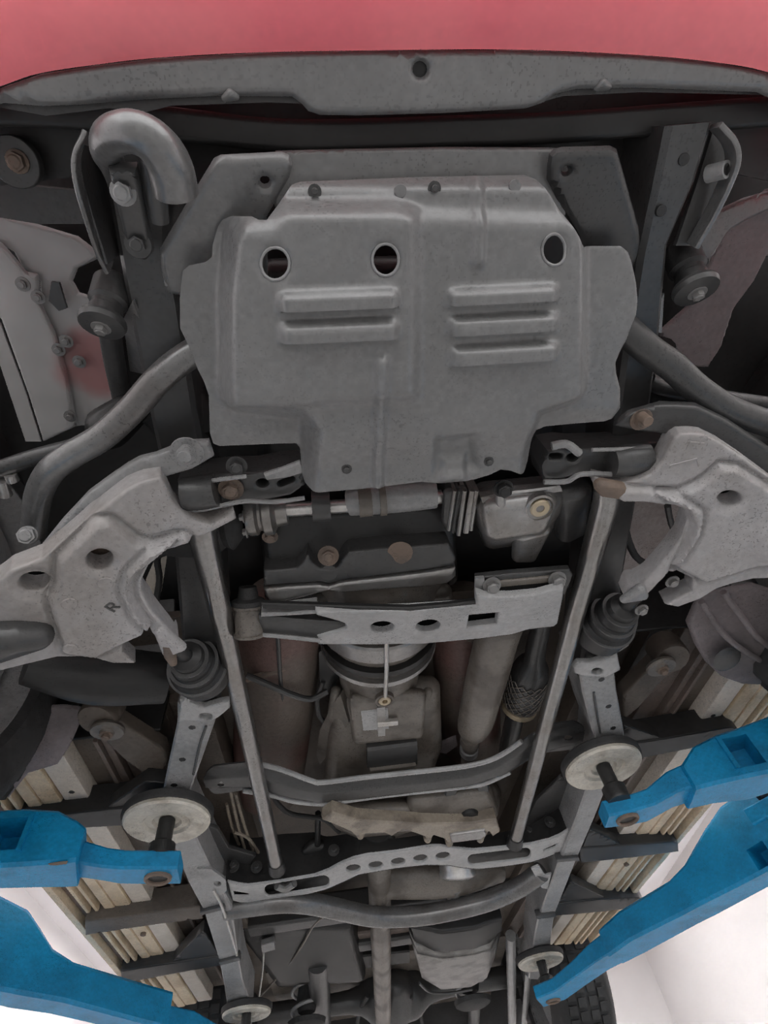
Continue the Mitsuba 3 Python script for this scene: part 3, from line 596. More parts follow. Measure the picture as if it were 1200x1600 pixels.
cv = add(C + '__joint_flange', lathe([(0, 0), (.030, 0), (.032, .004), (.032, .014), (.026, .018), (.026, .022), (.034, .026), (.034, .038), (.022, .044), (.020, .06), (0, .06)], W(386, 805, .690), dd, 30), 'm_alu', label='round axle flange with bolts below the left pivot bracket')
for k in range(6):
    a = k * math.pi / 3; M = frame(dd, W(386, 805, .690)); o = (M @ [.027 * math.cos(a), .027 * math.sin(a), 0, 1])[:3]
    add(cv + '__bolt', hexbolt(o, -dd, .006), 'm_boltgrey')
add(cv + '__nut', hexbolt(W(422, 838, .685), Dn, .008), 'm_rust')
add(cv + '__boot', lathe([(.02, 0), (.045, .02), (.04, .03), (.05, .045), (.044, .055), (.055, .07), (.05, .12), (0, .12)], W(384, 812, .69), -dd + [0, 0, .1]), 'm_rubber')

df = add(C + '__front_differential', pxhull([(768, 792, .650, .020), (850, 782, .650, .020), (775, 822, .648, .022), (836, 815, .650, .020), (760, 780, .72, .03), (865, 770, .72, .03), (770, 840, .74, .02), (840, 830, .74, .02)], 22), 'm_alu', 60, label='cast metal front axle casing with a brass drain plug')
add(df + '__nose', pxhull([(815, 835, .664, .014), (848, 828, .664, .012), (810, 868, .690, .012), (828, 868, .690, .012), (820, 845, .72, .02)], 18), 'm_alu', 50)
add(df + '__top_flange', strip([((752, 779), (756, 793), .645, .02), ((790, 770), (794, 782), .645, .02), ((830, 766), (836, 776), .645, .02), ((876, 760), (880, 770), .645, .02)], .003), 'm_alu')
o = W(843, 793, .632)
add(df + '__plug_ring', lathe([(.018, .008), (.0225, .008), (.0225, -.002), (.0195, -.004), (.018, 0)], o, Dn * -1), 'm_alu')
add(df + '__drain_plug', lathe([(0, .004), (.0065, .004), (.0065, -.004), (.013, -.005), (.015, -.003), (.015, .004), (.017, .008), (0, .01)], o, Zup), 'm_gold')
add(df + '__boss', pxhull([(782, 772, .636, .007), (782, 790, .640, .008), (784, 800, .648, .006)]), 'm_alu')
add(df + '__bracket_bolt', hexbolt(W(786, 762, .630), Dn, .011, 1.3), 'm_black')
add(df + '__web', cat([tube([W(832, 824, .655), W(838, 838, .660), W(832, 846, .664)], .0022, 6, 0, up=1), tube([W(822, 846, .668), W(842, 826, .66)], .0022, 6, 0, up=1)]), 'm_alu')
for i, (u, w) in enumerate(((697, .006), (704, .005), (712, .007), (722, .010), (731, .007))):
    add(df + '__fin', strip([((u + 12, 768), (u + 12 + 900 * w, 768), .655 + .002 * (i % 2), .05), ((u + 2, 838 - 4 * abs(i - 2)), (u + 2 + 900 * w, 838 - 4 * abs(i - 2)), .665, .05)], .002), 'm_alu' if i != 1 else 'm_dark')
add(df + '__side_lug', pxhull([(700, 770, .67, .008), (722, 766, .67, .008), (696, 812, .675, .007), (706, 818, .675, .006), (700, 826, .678, .005)]), 'm_dark')
add(df + '__arm', pxhull([(880, 770, .68, .02), (905, 765, .68, .02), (885, 830, .71, .02), (900, 822, .71, .02)]), 'm_dark')
add(df + '__clip', pressed([(924, 788), (941, 784), (940, 800), (926, 806), (935, 812), (925, 838), (922, 810)], Plane(.70), .004, res=.03), 'm_beige')

# gearbox crossmember with bushing and bolted plate
Pg = Plane((497, 985, .625), (860, 950, .625), (600, 960, .618))
gx = add(C + '__gearbox_crossmember', pressed([(493, 958), (560, 957), (640, 954), (700, 950), (744, 947), (745, 929), (760, 934), (800, 934), (840, 930), (882, 919), (880, 935), (872, 975), (866, 980), (827, 984), (800, 992), (747, 999), (660, 1007), (580, 1008), (497, 1008), (495, 994), (530, 986), (539, 983), (541, 979), (538, 975), (530, 972), (494, 962)], Pg, .014,
     [oval(597, 981, 18, 9, -2), oval(669, 979, 18.5, 9.5, -6), [(734, 962), (779, 958), (776, 976), (730, 982)]], None, .010, .004), 'm_plate', 40, label='pale steel gearbox crossmember plate with two oval holes and one square hole')
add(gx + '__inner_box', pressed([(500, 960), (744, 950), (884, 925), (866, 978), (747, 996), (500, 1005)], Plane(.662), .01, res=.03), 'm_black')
add(gx + '__rear_wall', sweep([W(*q) for q in ((497, 956, .650), (600, 952, .650), (745, 942, .65), (885, 910, .65))], rrect(.006, .02, .002)), 'm_black')
add(pan + '__bell_front', pxhull([(505, 935, .735, .02), (690, 925, .735, .02), (515, 985, .745, .02), (690, 980, .745, .02), (505, 935, .9, .02), (690, 925, .9, .02)]), 'm_cast')
add(pan + '__tag', pressed([(612, 952), (640, 941), (650, 943), (652, 953), (620, 958)], Plane(.705), .002, res=.03), 'm_beige')
for uu in (545, 580, 602): add(pan + '__bell_rib', strip([((uu, 930), (uu, 934), .705, .03), ((uu + 6, 930), (uu + 6, 934), .705, .03)], .001), 'm_cast')
add(gx + '__upper_edge', strip([((408, 943), (412, 952), .628, .010), ((470, 945), (472, 954), .626, .010), ((560, 948), (561, 957), .620, .010), ((640, 950), (642, 957), .618, .010), ((700, 945), (700, 952), .620, .010), ((744, 939), (746, 949), .622, .010)], .002), 'm_black')
add(gx + '__upper_arm', strip([((408, 958), (408, 965), .634, .03), ((450, 958), (451, 963), .630, .03), ((496, 952), (496, 960), .626, .03)], .002), 'm_frame')
add(gx + '__lower_arm', strip([((404, 964), (410, 992), .640, .02), ((450, 968), (455, 998), .636, .02), ((500, 972), (500, 1003), .632, .02), ((540, 974), (540, 985), .632, .02)], .004), 'm_dark')
add(gx + '__lower_edge', tube([(410, 992, .634), (455, 996, .630), (500, 1001, .626)], .0035, 8), 'm_frame')
bt = add(gx + '__upper_bracket', pressed([(744, 903), (800, 897), (891, 890), (896, 900), (884, 930), (800, 942), (748, 940)], Plane(.640), .012, res=.012, roll=.004), 'm_dark')
add(gx + '__strip', strip([((778, 909), (778, 919), .636, .006), ((862, 901), (862, 911), .636, .006)], .002), 'm_cast')
add(gx + '__end_tab', pressed([(743, 904), (757, 903), (757, 918), (750, 930), (742, 930)], Plane(.634), .006, res=.02), 'm_frame')
for u, v in ((768, 914), (870, 905)): add(gx + '__bolt', hexbolt(W(u, v, .634), (0, -.2, -1), .011, 1.4), 'm_boltgrey')
o = W(388, 945, .665); bd = np.array([-.05, .86, -.50])
bs = add(C + '__gearbox_bushing', lathe([(0, -.004), (.024, -.004), (.026, .0), (.026, .004), (.0225, .006), (.0225, .046), (.025, .048), (.025, .052), (.018, .054), (0, .054)], o, bd, 30), 'm_cast', label='round bushing at the left end of the gearbox crossmember')
add(bs + '__rubber_cap', lathe([(0, -.03), (.014, -.03), (.017, -.012), (.026, -.008), (.029, -.002), (.026, .0), (0, .0)], o, bd), 'm_rubber')
# gearbox
gc = W(602, 1076, .690); GX, GY = gc[0], gc[1]
def gb(y0, prof, m, lab=None, path=C + '__gearbox', hc=.815):
    return add(path, lathe(prof, (GX, GY + y0, 1.45 + hc), (0, 1, 0), 48), m, 35, label=lab)
G = gb(-.30, [(0, 0), (.135, 0), (.140, .02), (.138, .10), (.128, .16), (.122, .20), (.118, .235), (.112, .25), (.112, .285), (.10, .30), (.09, .42), (0, .42)], 'm_cast', 'dusty gearbox casing behind the pale crossmember')
gb(-.13, [(.11, 0), (.133, 0), (.136, .006), (.128, .05), (.11, .05)], 'm_alu', None, G + '__bright_band')
gb(-.05, [(.11, 0), (.126, .0), (.126, .014), (.11, .014)], 'm_black', None, G + '__band')
gb(-.016, [(.11, 0), (.125, .0), (.126, .006), (.125, .012), (.11, .012)], 'm_alu', None, G + '__seam')
gb(-.16, [(.11, 0), (.137, .0), (.137, .010), (.11, .012)], 'm_black', None, G + '__band')
add(G + '__pipe', tube([(604, 1000, .670), (604, 1045, .680), (602, 1088, .700)], .0045, 10, 0), 'm_bright')
o = W(601, 1094, .700)
add(G + '__plug_ring', lathe([(.013, .008), (.020, .008), (.020, -.002), (.016, -.004), (.013, 0)], o, Zup), 'm_cast')
add(G + '__drain_plug', lathe([(0, .004), (.006, .004), (.006, -.004), (.011, -.005), (.013, -.003), (.013, .008), (0, .01)], o, Zup), 'm_gold')
add(G + '__sump', pxhull([(556, 1092, .735, .015), (655, 1086, .735, .015), (560, 1150, .745, .015), (652, 1142, .745, .015), (556, 1100, .85, .015), (655, 1095, .85, .015), (560, 1160, .85, .015), (652, 1150, .85, .015)]), 'm_cast')
add(G + '__switch', strip([((564, 1113), (568, 1143), .718, .03), ((606, 1108), (608, 1140), .718, .03)], .003), 'm_plate'); add(G + '__switch', strip([((589, 1108), (591, 1152), .712, .02), ((602, 1107), (602, 1151), .712, .02)], .003), 'm_alu')
add(G + '__connector', strip([((590, 1131), (591, 1137), .708, .012), ((622, 1128), (622, 1134), .708, .012)], .002), 'm_bright')
for u, v in ((548, 1100), (642, 1104)): add(G + '__side_rib', strip([((u, v - 6), (u + 2, v + 26), .725, .04), ((u + 10, v - 7), (u + 12, v + 25), .725, .04)], .003), 'm_cast')
for sgn, u0 in ((-1, 525), (1, 668)):
    add(G + '__ear', pxhull([(u0, 1080, .78, .012), (u0 + 6 * sgn, 1115, .79, .012), (u0 - 12 * sgn, 1150, .80, .012), (u0 - 30 * sgn, 1120, .82, .02)]), 'm_cast')
add(G + '__web', pressed([(500, 1140), (520, 1100), (532, 1085), (545, 1130), (520, 1170), (500, 1195), (494, 1180)], Plane((500, 1140, .80), (532, 1085, .76), (520, 1170, .79)), .02, res=.03), 'm_cast')
add(G + '__mount_block', strip([((574, 1172), (574, 1202), .73, .06), ((652, 1162), (652, 1196), .73, .06)], .006), 'm_dark')
add(G + '__mount_foot', strip([((578, 1205), (578, 1210), .722, .01), ((650, 1196), (650, 1201), .722, .01)], .002), 'm_cast')
add(G + '__tailcase', pxhull([(540, 1085, .80, .03), (668, 1075, .80, .03), (528, 1180, .785, .03), (672, 1165, .785, .03), (520, 1265, .77, .03), (640, 1250, .765, .03), (530, 1180, .95, .03), (670, 1165, .95, .03)], 22), 'm_cast', 50)
tc = add(C + '__transfer_case', pxhull([(520, 1268, .70, .02), (560, 1290, .685, .018), (630, 1265, .70, .02), (650, 1284, .685, .018), (520, 1250, .90, .03), (640, 1250, .90, .03), (560, 1310, .88, .03)], 20), 'm_cast', 50, label='dusty brown transfer case below the second crossmember')
add(tc + '__housing', pxhull([(648, 1250, .71, .02), (752, 1236, .71, .02), (640, 1290, .685, .012), (735, 1286, .685, .012), (770, 1270, .70, .014), (650, 1240, .92, .03), (770, 1235, .92, .03), (740, 1310, .90, .03)], 20), 'm_cast', 50)
add(tc + '__lip', pressed([(503, 1282), (520, 1288), (548, 1300), (560, 1312), (572, 1303), (600, 1302), (612, 1308), (630, 1296), (664, 1308), (668, 1320), (678, 1306), (696, 1312), (702, 1326), (712, 1312), (760, 1300), (752, 1320), (764, 1300), (770, 1308), (782, 1300), (776, 1280), (740, 1286), (660, 1288), (560, 1282), (520, 1270)], Plane(.657), .03, res=.010, roll=.005), 'm_castlight', 45)
add(tc + '__lip_plate', pressed([(703, 1306), (758, 1298), (760, 1306), (752, 1312), (706, 1318)], Plane(.650), .02, res=.02, roll=.004), 'm_alu')
add(tc + '__ring', lathe([(.03, 0), (.055, 0), (.06, .006), (.05, .02), (.03, .02)], W(730, 1240, .700), (0, .2, 1)), 'm_dark')
add(tc + '__cap', lathe([(0, -.018), (.02, -.018), (.024, -.010), (.024, 0), (.05, .004), (.055, .02), (0, .02)], W(732, 1268, .690), (0, .2, 1)), 'm_black')
for u, v in ((563, 1308), (668, 1314), (702, 1320), (750, 1314)): add(tc + '__lug', pxhull([(u, v - 3, .660, .010), (u, v - 12, .675, .014), (u, v - 16, .70, .012)]), 'm_castlight')
add(C + '__second_case', tube([(600, 1370, .75), (700, 1362, .75), (780, 1350, .76)], [.06, .07, .05], 24, 4), 'm_cast')
can = add(C + '__metal_can', lathe([(0, 0), (.045, 0), (.055, .006), (.056, .014), (.054, .018), (.054, .075), (0, .08)], W(716, 1372, .690), (.05, -.55, 1), 36), 'm_bright', 35, label='bright metal can between third crossmember and rear tube')
add(can + '__stem', tube([(712, 1385, .70), (708, 1402, .705)], .02, 16, 0), 'm_boltgrey')

# ------------------------------------------------------------------ exhaust and tunnel
ex = add(C + '__exhaust_pipe', tube([(800, 940, .73), (776, 1000, .735), (765, 1040, .74), (752, 1090, .75), (745, 1120, .755), (738, 1140, .76), (735, 1150, .762), (733, 1180, .77), (725, 1230, .79)], [.038, .043, .045, .044, .043, .036, .021, .019, .019], 26, 6), 'm_cast', 50, label='thick dusty exhaust pipe right of the gearbox')
add(ex + '__flange', tube([(735, 1151, .762), (734, 1160, .764)], .0245, 20, 0), 'm_cast'); add(ex + '__flange', tube([(733, 1168, .767), (732.5, 1175, .769)], .024, 20, 0), 'm_frame')
fx = add(C + '__flexible_pipe', tube([(850, 960, .76), (838, 1010, .765), (835, 1030, .766), (831, 1042, .768), (825, 1060, .77), (818, 1085, .772), (813, 1100, .775), (808, 1108, .776), (800, 1140, .785), (792, 1180, .80)], [.020, .022, .024, .038, .044, .044, .040, .024, .023, .023], 28, 6), 'm_dark', 50, label='braided flexible exhaust section')
a, b = W(827, 1052, .769), W(815, 1094, .773); dd = (b - a) / np.linalg.norm(b - a); M = frame(dd, a); Lf = np.linalg.norm(b - a)
for s in (1, -1):
    for k in range(14):
        th = np.linspace(0, 1, 12); ang = k * 2 * math.pi / 14 + s * th * 2.2
        pts = np.column_stack([.045 * np.cos(ang), .045 * np.sin(ang), th * Lf])
        add(fx + '__braid_wire', tube(trimesh.transform_points(pts, M), .0015, 5, 0, up=1), 'm_cast', True)
add(fx + '__ring', tube([(813, 1097, .774), (811, 1103, .775)], .044, 24, 0), 'm_gold')
# tunnel walls either side of the gearbox
tl = add(C + '__tunnel_wall', tube([(448, 940, .85), (440, 1000, .855), (432, 1080, .865), (425, 1150, .88), (420, 1220, .90)], [.085, .09, .095, .10, .10], 32, 5), 'm_tunnel', 60, label='curved brown tunnel wall left of the gearbox')
add(tl + '__seam', tube([(382, 1062, 0.775), (420, 1052, 0.770), (452, 1040, 0.775), (472, 1020, 0.795)], .007, 10), 'm_rust')
add(tl + '__cable', tube([(434, 995, 0.760), (438, 1060, 0.765), (441, 1100, 0.775), (430, 1140, 0.795), (424, 1160, 0.800)], .0045, 8), 'm_dark')
add(tl + '__cable', tube([(385, 1055, 0.765), (420, 1070, 0.755), (455, 1085, 0.755), (485, 1092, 0.765), (512, 1080, 0.775)], .007, 10), 'm_dark')
add(tl + '__wire', tube([(424, 1155, .82), (412, 1150, .82), (406, 1190, .83)], .002, 6), 'm_black'); add(tl + '__wire', tube([(424, 1155, .82), (418, 1175, .82), (414, 1205, .83)], .002, 6), 'm_black')
add(tl + '__fold', tube([(505, 1065, .80), (496, 1090, .80), (498, 1115, .80), (506, 1128, .80)], .006, 8), 'm_dark')
add(tl + '__pad', pressed([(510, 1010), (530, 1060), (512, 1080), (500, 1070), (498, 1020)], Plane(.80), .01, res=.03), 'm_black')
trr = add(C + '__tunnel_wall', tube([(722, 940, .88), (726, 1010, .88), (730, 1080, .89), (735, 1150, .91)], [.07, .08, .085, .09], 32, 5), 'm_tunnel', 60, label='reddish tunnel wall right of the gearbox')
add(trr + '__heat_shield', pressed([(690, 1000), (740, 1000), (742, 1060), (722, 1085), (705, 1050)], Plane((690, 1000, .83), (740, 1000, .80), (722, 1085, .86)), .003, res=.02, roll=.005), 'm_pinkish')
add(trr + '__shield_leaf', pressed([(672, 1166), (712, 1150), (715, 1165), (697, 1178), (672, 1172)], Plane((672, 1166, .80), (712, 1150, .78), (697, 1178, .80)), .003, res=.03), 'm_liner')
# wheel house skins behind the torsion bars
wh = add(C + '__wheelhouse_skin', pressed([(930, 785), (980, 780), (1040, 775), (1080, 800), (1060, 850), (1010, 900), (975, 915), (940, 900), (932, 860), (925, 820)], Plane(.80), .003, res=.01, roll=.006), 'm_wrinkle', 50, label='wrinkled pale sound-proofing skin behind the right torsion bar')
add(wh + '__brake_hose', tube([(928, 800, .72), (962, 798, .715), (975, 815, .715), (982, 845, .715), (994, 870, .72), (1014, 884, .73)], .0065, 12), 'm_rubber')
add(wh + '__hose_clip', hexbolt(W(932, 802, .715), Dn, .012), 'm_black')
add(wh + '__stay', tube([(1043, 790, .74), (1048, 815, .74), (1057, 836, .74)], .006, 8), 'm_dark')
wl2 = add(C + '__wheelhouse_skin', pressed([(246, 865), (262, 862), (256, 900), (252, 925), (244, 942), (230, 930), (228, 905)], Plane(.76), .003, res=.02), 'm_beige', label='pale strip of wheelhouse skin behind the left control arm')
add(wl2 + '__hose', tube([(262, 862, .745), (246, 872, .742), (249, 905, .742), (243, 945, .745)], .0055, 10), 'm_rubber')
add(wl2 + '__stay', tube([(304, 1010, .72), (303, 960, .72), (306, 920, .72)], .006, 8), 'm_dark')

# ------------------------------------------------------------------ ladder frame, rear part
def rail(st, lab, m='m_frame', H=.11):
    return add(C + '__frame_rail', strip([(a, b, h, H) for a, b, h in st], .004), m, label=lab)
r1 = rail([((277, 1100), (341, 1100), .655), ((277, 1128), (336, 1128), .655), ((266, 1180), (318, 1180), .655), ((255, 1232), (298, 1236), .655), ((256, 1290), (296, 1290), .652)], 'grey frame rail with small holes above the front left lift pad')
r2 = rail([((256, 1288), (296, 1288), .652), ((271, 1322), (310, 1316), .650), ((294, 1380), (337, 1372), .650), ((318, 1424), (362, 1416), .650), ((342, 1500), (372, 1494), .650), ((350, 1540), (380, 1536), .650), ((356, 1580), (395, 1575), .650)], 'grey frame rail running back on the left')
r3 = rail([((905, 1050), (960, 1046), .655), ((911, 1085), (964, 1080), .655), ((925, 1140), (974, 1134), .655), ((934, 1165), (978, 1160), .655), ((930, 1200), (970, 1200), .652)], 'grey frame rail with small holes above the front right lift pad')
r4 = rail([((932, 1195), (972, 1195), .652), ((917, 1232), (948, 1232), .650), ((900, 1280), (930, 1278), .650), ((872, 1350), (901, 1345), .650), ((840, 1438), (866, 1432), .650), ((834, 1470), (861, 1470), .650), ((826, 1530), (858, 1530), .650)], 'grey frame rail running back on the right')
for r, q in ((r1, ((300, 1137), (285, 1187), (272, 1227))), (r2, ((292, 1340), (355, 1496))), (r3, ((940, 1062), (951, 1104), (958, 1138))), (r4, ((927, 1254),))):
    for u, v in q: add(r + '__hole', cyl(W(u, v, .6505 if r in (r2, r4) else .6545), Zup, .0065, .002, 16), 'm_black')
add(r2 + '__web_plate', pressed([(308, 1358), (330, 1358), (352, 1374), (354, 1392), (340, 1402), (328, 1402)], Plane(.645), .006, [oval(340, 1381, 6, 4)], res=.02), 'm_frame')
add(r2 + '__seam', tube([(333, 1390, .642), (345, 1412, .642), (358, 1450, .642), (370, 1492, .642)], .004, 8), 'm_bright')
for (a, b) in (((312, 1428), (350, 1418)), ((342, 1506), (374, 1498))):
    add(r2 + '__joint_strap', strip([((a[0], a[1] - 2), (a[0] + 2, a[1] + 3), .642, .02), ((b[0], b[1] - 2), (b[0] + 2, b[1] + 3), .642, .02)], .002), 'm_dark')
for (a, b) in (((870, 1345), (904, 1342)), ((838, 1434), (868, 1430))):
    add(r4 + '__joint_strap', strip([((a[0], a[1] - 2), (a[0] + 1, a[1] + 3), .642, .02), ((b[0], b[1] - 2), (b[0] + 1, b[1] + 3), .642, .02)], .002), 'm_dark')
add(r3 + '__seam', tube([(928, 1082, .652), (932, 1110, .652), (938, 1145, .652)], .0025, 6), 'm_dark')
add(r1 + '__seam', tube([(322, 1135, .652), (312, 1165, .652), (302, 1210, .652)], .0025, 6), 'm_dark')
# rear bushings of the control arms and the brackets under them
def rear_bush(o1, o2, plate, brk, hole, lab):
    a, b = W(*o1), W(*o2); d = (b - a) / np.linalg.norm(b - a); L = np.linalg.norm(b - a)
    k = add(C + '__arm_bushing', lathe([(0, 0), (.012, 0), (.012, L * .3), (.024, L * .34), (.026, L * .42), (.034, L * .5), (.034, L * .56), (.042, L * .62), (.042, L * .7), (.05, L * .76), (.05, L), (0, L)], a, d, 36), 'm_black', label=lab)
    for t, r in ((.42, .030), (.58, .040), (.74, .049)): add(k + '__ring', lathe([(r - .006, 0), (r + .002, 0), (r + .002, .004), (r - .006, .004)], a + d * L * t, d, 36), 'm_dark')
    add(k + '__mount_plate', pressed(plate, Plane(.655), .02, res=.02, roll=.004), 'm_cast')
    add(k + '__bracket', pressed(brk, Plane(.640), .012, [hole], None, .012, .005), 'm_plate')
    return k
rear_bush((275, 1010, .600), (318, 1050, .665), [(288, 1068), (300, 1060), (352, 1040), (352, 1075), (300, 1094), (290, 1088)], [(280, 1096), (296, 1090), (297, 1098), (318, 1106), (345, 1098), (358, 1096), (359, 1108), (342, 1122), (330, 1128), (290, 1128), (276, 1130), (281, 1108)], oval(321, 1121, 10, 5.5), 'rubber bushing with bright bracket at the rear of the left control arm')
rear_bush((1000, 925, .600), (935, 985, .665), [(918, 985), (930, 960), (978, 985), (984, 1010), (968, 1020), (922, 1012)], [(897, 1045), (904, 1036), (925, 1036), (966, 1024), (971, 1048), (958, 1054), (946, 1060), (915, 1058), (899, 1054)], oval(934, 1050, 8.5, 5), 'rubber bushing with bright bracket at the rear of the right control arm')

# crossmembers
c2_out = [(319, 1209), (324, 1203), (335, 1197), (388, 1191), (428, 1199), (455, 1208), (487, 1220), (503, 1222.5), (560, 1215.5), (620, 1209), (710, 1199.5), (755, 1191), (784, 1179), (824, 1152), (861, 1132), (896, 1127), (911, 1133), (907, 1156), (893, 1171), (853, 1176), (824, 1189), (797, 1206), (760, 1223), (728, 1229), (600, 1243), (529, 1253), (503, 1256), (460, 1252), (431, 1244), (380, 1235), (353, 1239), (337, 1241), (329, 1237), (322, 1222)]
Pc2 = Plane(.700)
mid = Pc2.l([(330, 1215), (400, 1214), (450, 1230), (500, 1239), (560, 1234), (640, 1225), (730, 1214), (780, 1198), (830, 1165), (905, 1145)])
def c2d(p):
    q = np.min([seg(p, a, b)[0] for a, b in zip(mid[:-1], mid[1:])], axis=0)
    return .012 * (1 - sstep(.020, .040, q))
c2 = add(C + '__crossmember', pressed(c2_out, Pc2, .004, [oval(346, 1218, 5, 2.5), oval(885, 1146, 7, 4)], c2d, .008, 0), 'm_dark', 40, label='second crossmember, a bowed dark pressed bar with pale edges')
for lo in (1, 0):
    pts = [(388, 1191), (428, 1199), (455, 1208), (487, 1220), (503, 1222.5), (560, 1215.5), (620, 1209), (710, 1199.5), (755, 1191), (784, 1179), (815, 1158)] if lo else [(380, 1235), (431, 1244), (460, 1252), (503, 1256), (529, 1253), (600, 1243), (728, 1229), (760, 1223), (797, 1206)]
    add(c2 + '__edge', tube([(u, v, .694) for u, v in pts], .006, 10, 4), 'm_plate')
for u, v in ((346, 1218), (530, 1249), (728, 1226)): add(c2 + '__bolt', hexbolt(W(u, v, .695), Dn, .006), 'm_boltgrey')
c3_out = [(355, 1378), (372, 1382), (388, 1384), (440, 1377), (492, 1368), (513, 1360), (533, 1349), (553, 1341), (575, 1336), (620, 1331), (650, 1326), (675, 1322), (689, 1322), (712, 1326), (740, 1328.5), (780, 1325), (830, 1319), (860, 1312), (878, 1304), (900, 1288), (917, 1273), (905, 1300), (878, 1330), (860, 1338), (830, 1348), (790, 1354), (746, 1358.5), (720, 1356), (701, 1352.5), (665, 1352), (620, 1357), (590, 1362), (561, 1367), (540, 1377), (520, 1386), (508, 1391), (480, 1398), (433, 1404), (391, 1411), (375, 1411), (363, 1408)]
Pc3 = Plane(.660)
ovs = [oval(u, v, 11, 6, -8) for u, v in ((552, 1357.5), (587, 1352.5), (622, 1347), (657, 1342), (692, 1338))]
c3 = add(C + '__crossmember', pressed(c3_out, Pc3, .006, ovs + [stadium(423, 1392, 505, 1378, 9.5), stadium(740, 1344, 821, 1334, 8.5), [(364, 1393), (389, 1397), (387, 1401), (366, 1401)], [(849, 1328), (872, 1318), (868, 1325), (850, 1331)]], None, .010, .004), 'm_plate', 40, label='third crossmember, pale plate pierced by five ovals and two long slots')
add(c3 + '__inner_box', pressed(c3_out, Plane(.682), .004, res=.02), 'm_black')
web = [(352, 1376), (388, 1383), (440, 1376), (492, 1367), (513, 1359), (553, 1340), (575, 1335), (620, 1330), (689, 1321), (740, 1327.5), (830, 1318), (878, 1303), (915, 1272)]
wb = [W(u, v, .664) for u, v in web]; wb = spline(wb, 4)
wh_ = np.interp(np.linspace(0, 1, len(wb)), np.linspace(0, 1, 13), [.12, .12, .12, .11, .085, .060, .040, .032, .030, .032, .045, .07, .09])[:, None] * Zup
V = np.vstack([wb, wb + wh_, wb + wh_ + [0, .006, 0], wb + [0, .006, 0]]); n = len(wb)
fs = np.vstack([[[k * n + i, k * n + i + 1, (k + 1) % 4 * n + i + 1], [k * n + i, (k + 1) % 4 * n + i + 1, (k + 1) % 4 * n + i]] for k in range(4) for i in range(n - 1)])
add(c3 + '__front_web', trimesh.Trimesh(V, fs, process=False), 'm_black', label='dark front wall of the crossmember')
for u, v in ((366, 1357), (402, 1358), (522, 1332), (826, 1302), (858, 1288)): 
    p = W(u, v, .70); add(c3 + '__bolt', hexbolt(p + [0, -.012, 0], (0, -1, 0), .010), 'm_dark')
add(c3 + '__bump_stop', pxhull([(492, 1320, .74, .02), (478, 1328, .73, .012), (510, 1324, .73, .012)]), 'm_black')
add(c3 + '__bump_stop_stem', tube([(497, 1270, .76), (496, 1320, .73)], .008, 10, 0), 'm_black')
add(c3 + '__clamp_ring', tube([(432, 1384, .665), (446, 1388, .664), (460, 1380, .664)], .010, 10), 'm_boltgrey')
tb = add(C + '__rear_tube', tube([(352, 1420, .665), (395, 1414, .662), (440, 1409, .66), (480, 1411, .66), (530, 1421, .66), (570, 1430, .66), (605, 1433, .66), (660, 1430, .66), (720, 1419, .66), (770, 1405, .66), (815, 1384, .66), (845, 1362, .665)], .0275, 24, 5), 'm_bar', 50, label='bowed grey tube crossing the frame below the third crossmember')
add(tb + '__end_bracket', pressed([(830, 1358), (842, 1353), (852, 1368), (862, 1366), (856, 1390), (846, 1388)], Plane(.65), .006, res=.02, roll=.002), 'm_plate')
for u, v in ((648, 1444), (726, 1430)): add(tb + '__weld_nub', cyl(W(u, v, .655), (0, .5, -.8), .004, .008, 10), 'm_dark')

add(c3 + '__end_gusset', pressed([(316, 1288), (340, 1296), (358, 1326), (400, 1338), (392, 1350), (352, 1380), (326, 1352)], Plane(.715), .01, res=.03, roll=.003), 'm_dark')
add(c3 + '__end_gusset', pressed([(812, 1302), (838, 1252), (878, 1214), (906, 1236), (902, 1284), (878, 1304), (830, 1320)], Plane(.725), .01, res=.03, roll=.003), 'm_dark')
for q in (((360, 1236, .76), (372, 1290, .76), (384, 1332, .75)), ((368, 1240, .76), (382, 1290, .76), (396, 1330, .75)), ((366, 1300, .755), (388, 1310, .75), (404, 1332, .74)), ((354, 1256, .77), (362, 1290, .77), (374, 1322, .76))):
    add(C + '__brake_pipe', tube(q, .0042, 8), 'm_castlight')
add(C + '__breather_hose', tube([(424, 1240, .74), (436, 1258, .73), (456, 1272, .73), (496, 1278, .735), (512, 1284, .735), (530, 1300, .735)], .006, 10), 'm_rubber')

# outriggers carrying the body
def outrigger(poly, h, lab, m='m_black', gus=None, H=.06):
    k = add(C + '__outrigger', pressed(poly, Plane(h), H, res=.03, roll=.004), m, label=lab)
    if gus: add(k + '__gusset', pressed(gus, Plane(h + .004), .03, res=.03, roll=.003), m)
    return k
outrigger([(17, 1282), (79, 1275), (159, 1266), (200, 1262), (272, 1258), (275, 1284), (204, 1290), (85, 1297), (20, 1300)], .665, 'black outrigger above the front left lift arm', gus=[(159, 1268), (227, 1221), (275, 1225), (275, 1265)])
outrigger([(132, 1440), (200, 1432), (300, 1418), (312, 1416), (318, 1436), (250, 1444), (133, 1462)], .665, 'brown dusty outrigger, second on the left', 'm_pan')
outrigger([(188, 1518), (265, 1506), (345, 1494), (350, 1508), (265, 1523), (190, 1538)], .665, 'black outrigger, third on the left', gus=[(265, 1508), (300, 1470), (318, 1455), (345, 1496)])
outrigger([(965, 1165), (1030, 1156), (1143, 1136), (1155, 1142), (1156, 1155), (1060, 1174), (968, 1192)], .665, 'black outrigger above the front right lift arm', gus=[(976, 1134), (1030, 1152), (1050, 1160), (965, 1175)])
outrigger([(905, 1326), (968, 1322), (1053, 1315), (1060, 1318), (1061, 1331), (990, 1340), (908, 1349)], .665, 'black outrigger, second on the right', gus=[(922, 1296), (975, 1322), (970, 1332), (905, 1336)])
